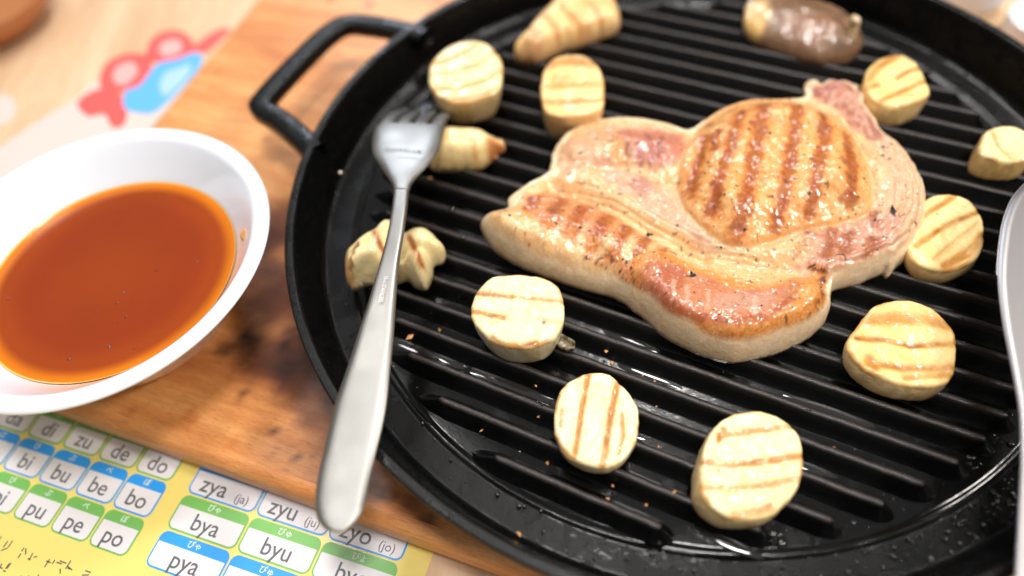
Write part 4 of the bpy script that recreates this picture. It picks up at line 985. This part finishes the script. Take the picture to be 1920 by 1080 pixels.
# the small unreadable lines printed below the boxes: rows of short ink strokes
v = []; f = []
for row in range(6):
    u = -24.5; vv_ = -.55 + row * .62
    while u < -15.4:
        for _ in range(3):
            du, dv = random.uniform(-.12, .12), random.uniform(-.15, .15); a = random.choice([0, PI / 2, random.uniform(0, PI)]); l_ = random.uniform(.05, .14)
            p = chart_pt(u + du + l_ * math.cos(a), vv_ + dv + l_ * math.sin(a)); q = chart_pt(u + du - l_ * math.cos(a), vv_ + dv - l_ * math.sin(a)); n_ = (p - q); n_ = np.array([-n_[1], n_[0]]) / np.linalg.norm(n_) * .02
            b0 = len(v); v += [(*(p + n_), ZT + .032), (*(q + n_), ZT + .032), (*(q - n_), ZT + .032), (*(p - n_), ZT + .032)]; f.append((b0, b0 + 1, b0 + 2, b0 + 3))
        u += random.choice([.34, .38, .38, .75])
o = finish('small_print', v, f, M_INK, smooth=False); o['kind'] = 'stuff'; adopt(o, ch)

# ------------------------------------------------------------------ things behind: print with red and blue figure, wooden dish, white cups
pm = empty('picture_mat', (*at(200, 150, ZT), ZT)); tag(pm, 'pale sheet with blurred red and blue printed figure on the table behind the bowl', 'placemat')
def flat(name, pts, zz, mat, closed=True):
    C = closed_curve([(*at(x, y, ZT), 0) for x, y in pts], 8)[:, :2]
    n = len(C); v = [(*p, zz) for p in C]; area = sum(C[i][0] * C[(i + 1) % n][1] - C[(i + 1) % n][0] * C[i][1] for i in range(n))
    F = [tuple(range(n))] if area > 0 else [tuple(range(n))[::-1]]
    o = finish(name, v, F, mat, smooth=False); adopt(o, pm); return o
M_PALE = plain('pale_sheet', (218, 204, 196), .4); M_RED = plain('red_print', (240, 96, 92), .4); M_PINK = plain('pink_print', (250, 176, 172), .4); M_SKY = plain('sky_blue_print', (100, 180, 240), .4); M_LBL = plain('light_blue_print', (170, 206, 236), .4); M_TAN = plain('tan_print', (230, 190, 146), .4)
flat('pale_band', [(-60, 330), (20, 262), (90, 215), (140, 188), (190, 150), (240, 200), (330, 130), (350, 200), (260, 290), (100, 380), (-40, 420)], ZT + .004, M_PALE)
flat('pale_spot', [(-30, 190), (15, 180), (30, 205), (10, 232), (-30, 235)], ZT + .004, M_PALE)
flat('red_shape', [(145, 195), (165, 175), (195, 165), (222, 172), (238, 205), (232, 235), (210, 238), (195, 215), (165, 218)], ZT + .008, M_RED)
flat('red_scallop', [(190, 165), (192, 130), (215, 108), (245, 100), (275, 105), (285, 130), (270, 160), (235, 172)], ZT + .012, M_RED)
flat('white_scallop', [(214, 152), (214, 134), (230, 120), (250, 118), (258, 134), (245, 152), (230, 160)], ZT + .016, M_PINK)
flat('red_scallop', [(275, 110), (280, 80), (300, 62), (330, 57), (355, 68), (365, 92), (345, 112), (300, 118)], ZT + .012, M_RED)
flat('white_scallop', [(300, 98), (302, 84), (316, 76), (334, 76), (342, 90), (330, 102), (312, 106)], ZT + .016, M_PINK)
flat('red_stripe', [(362, 92), (378, 75), (400, 60), (424, 52), (432, 58), (410, 80), (385, 100)], ZT + .012, M_RED)
flat('blue_shape', [(232, 200), (236, 172), (262, 160), (282, 135), (300, 118), (330, 112), (362, 100), (380, 105), (372, 130), (345, 160), (310, 195), (285, 212), (250, 210)], ZT + .020, M_SKY)
flat('light_blue_shape', [(300, 160), (310, 138), (335, 128), (358, 122), (352, 142), (328, 168), (308, 180)], ZT + .024, M_LBL)

M_DWOOD = plain('dark_wood', (176, 112, 64), .45)
cxy = at(-40, 20, ZT + 1)
v, f = lathe(round_prof([(0.001, ZT + .6), (2.6, ZT + .7), (3.6, ZT + 1.4), (4.2, ZT + 2.0), (4.45, ZT + 2.0), (4.2, ZT + 1.2), (3.0, ZT + .1), (2.0, ZT + .02), (0.001, ZT + .02)], .15), 0, 0, 64)
o = finish('wooden_dish', v, f, M_DWOOD); o.location = (cxy[0] * S, cxy[1] * S, 0); tag(o, 'brown wooden dish cut off by the top left corner, blurred', 'dish')
def cup(px, py, r_, h_, label):
    x, y = at(px, py, ZT + h_ * .5); v, f = lathe(round_prof([(0.001, ZT + .3), (r_ * .7, ZT + .35), (r_ * .92, ZT + h_ * .6), (r_ * .95, ZT + h_), (r_, ZT + h_), (r_ * .98, ZT + h_ * .5), (r_ * .7, ZT + .04), (0.001, ZT + .02)], .15), 0, 0, 64)
    o = finish('cup', v, f, M_CHINA); o.location = (x * S, y * S, 0); tag(o, label, 'cup')
cup(1815, -22, 2.0, 2.0, 'white rounded cup behind the pan rim at the top right, blurred')
cup(1945, 60, 1.6, 1.6, 'small pale cup at the right end of the top edge, mostly outside the frame')

# ------------------------------------------------------------------ oil, crumbs and drops on the iron
def drops(name, pts, mat, parent=None):
    v = []; f = []
    for x, y, z, r_ in pts:
        b0 = len(v); n = 9
        for h_, q in ((0, 1), (.45, .82), (.70, .45)):
            for k in range(n): a = 2 * PI * k / n; v.append((x + r_ * q * math.cos(a), y + r_ * q * math.sin(a), z + r_ * h_ * .75))
        v.append((x, y, z + r_ * .6))
        for i in range(2):
            for k in range(n): j = (k + 1) % n; f.append((b0 + i * n + k, b0 + i * n + j, b0 + (i + 1) * n + j, b0 + (i + 1) * n + k))
        for k in range(n): f.append((b0 + 2 * n + k, b0 + 2 * n + (k + 1) % n, b0 + 3 * n))
    o = finish(name, v, f, mat, parent); o['kind'] = 'stuff'; return o
b = NB('oil_drop'); b.set(Base_Color=(0.012, 0.011, 0.010, 1), Roughness=0.05, Specular_IOR_Level=0.9); M_OIL = b.out(Roughness=b.mapr(b.noise(5), .3, .7, .03, .08))
def floor_height(x, y):
    r_ = math.hypot(x - CX, y - CY)
    if r_ > 13.16: return .12 if r_ < 14.1 else None
    if r_ > 12.7: return None
    p = np.array([x - CX, y - CY]); o_ = p @ en; q = (o_ / 1.03) % 1.0; dd = min(q, 1 - q) * 1.03
    if dd < .06: return RH + .01
    if dd > .39: return .004
    return None
pts = []
while len(pts) < 420:          # spatter on the apron, thickest at lower right
    a = random.gauss(math.radians(-62), .55); r_ = random.uniform(12.2, 14.1); x, y = CX + r_ * math.cos(a), CY + r_ * math.sin(a); z = floor_height(x, y)
    if z is not None: pts.append((x, y, z, random.choice([.02, .03, .03, .04, .06])))
while len(pts) < 800:
    a = random.uniform(0, 2 * PI); r_ = 14.1 * math.sqrt(random.random()); x, y = CX + r_ * math.cos(a), CY + r_ * math.sin(a); z = floor_height(x, y)
    if z is not None: pts.append((x, y, z, random.choice([.02, .025, .03, .03, .05])))
for px, py, r_ in ((1875, 772, .12), (1897, 832, .10), (973, 950, .07), (974, 846, .09), (1236, 1016, .10), (1440, 1012, .12), (1465, 1018, .14), (640, 330, .05), (611, 552, .10), (618, 597, .07), (1455, 118, .12), (1560, 140, .09), (1330, 82, .16), (852, 410, .12), (872, 462, .11), (918, 302, .1)):
    x, y = at(px, py, .05); pts.append((x, y, floor_height(x, y) or .05, r_))
tag(drops('oil_drops', pts, M_OIL), 'tiny round drops of oil spattered over the black pan', 'oil drops')
M_CRUMB = plain('crumb', (214, 156, 96), .4, Coat_Weight=.8)
pts = []
for px, py, s_ in ((771, 638, 1.8), (812, 590, 1.4), (823, 617, 1.2), (1103, 578, 1.3), (1135, 665, 1.1), (1146, 678, 1.5), (640, 330, 1.2), (593, 485, 1.2), (595, 650, .9), (1027, 866, 1.3), (973, 1003, 1.4), (1005, 730, .9), (1009, 788, .9), (1204, 710, .9), (1228, 713, .9), (810, 352, 1.5), (808, 420, 1.4), (965, 178, 1.8), (932, 312, 1.4), (1140, 940, 1), (1148, 916, .9), (1212, 945, .9), (1260, 934, .9), (1559, 846, 1.1), (1092, 730, .9), (904, 813, .9), (1231, 760, .8), (1233, 842, .8), (560, 345, .7)):
    x, y = at(px, py, .1); z = floor_height(x, y); pts.append((x, y, (z if z is not None else .3) + .03, s_))
o = flakes('crumbs', pts, M_CRUMB, .055); tag(o, 'small golden crumbs of spice scattered on the pan floor', 'crumbs')
# thin pools of oil between the ridges
def pools():
    v = []; f = []
    for i, (px, py, l_, w_) in enumerate(((790, 640, 2.2, .24), (850, 655, 1.2, .2), (950, 735, 2.6, .26), (1150, 770, 2.0, .22), (1560, 760, 2.4, .26), (1650, 700, 1.6, .22), (1220, 700, 1.8, .22), (1480, 870, 2.0, .24), (1480, 560, 1.4, .22), (1790, 600, 1.5, .22), (1380, 1000, 1.5, .22), (1180, 640, 1.6, .2))):
        x, y = at(px, py, 0); p = np.array([x - CX, y - CY]); o_ = p @ en; a_ = p @ ed; k = math.floor(o_ / 1.03) + .5
        n = 40; b0 = len(v)
        for q in (1.0, .8, .5, 0.02):
            for j in range(n):
                t = 2 * PI * j / n; e = 1 + .18 * float(vnoise(math.cos(t) * 1.7 + i * 3, math.sin(t) * 1.7, i)); c = np.array([CX, CY]) + ed * (a_ + l_ * .6 * q * e * math.cos(t)) + en * (k * 1.03 + w_ * .8 * q * math.sin(t) * e)
                v.append((*c, .003 + .035 * (1 - q * q) ** .5))
        for r_ in range(3):
            for j in range(n): m_ = (j + 1) % n; f.append((b0 + r_ * n + j, b0 + r_ * n + m_, b0 + (r_ + 1) * n + m_, b0 + (r_ + 1) * n + j))
        f.append(tuple(b0 + 3 * n + j for j in range(n)))
    o = finish('oil_pools', v, f, M_OIL); o['kind'] = 'stuff'; return o
tag(pools(), 'thin shiny pools of cooking oil lying between the pan ridges', 'oil')
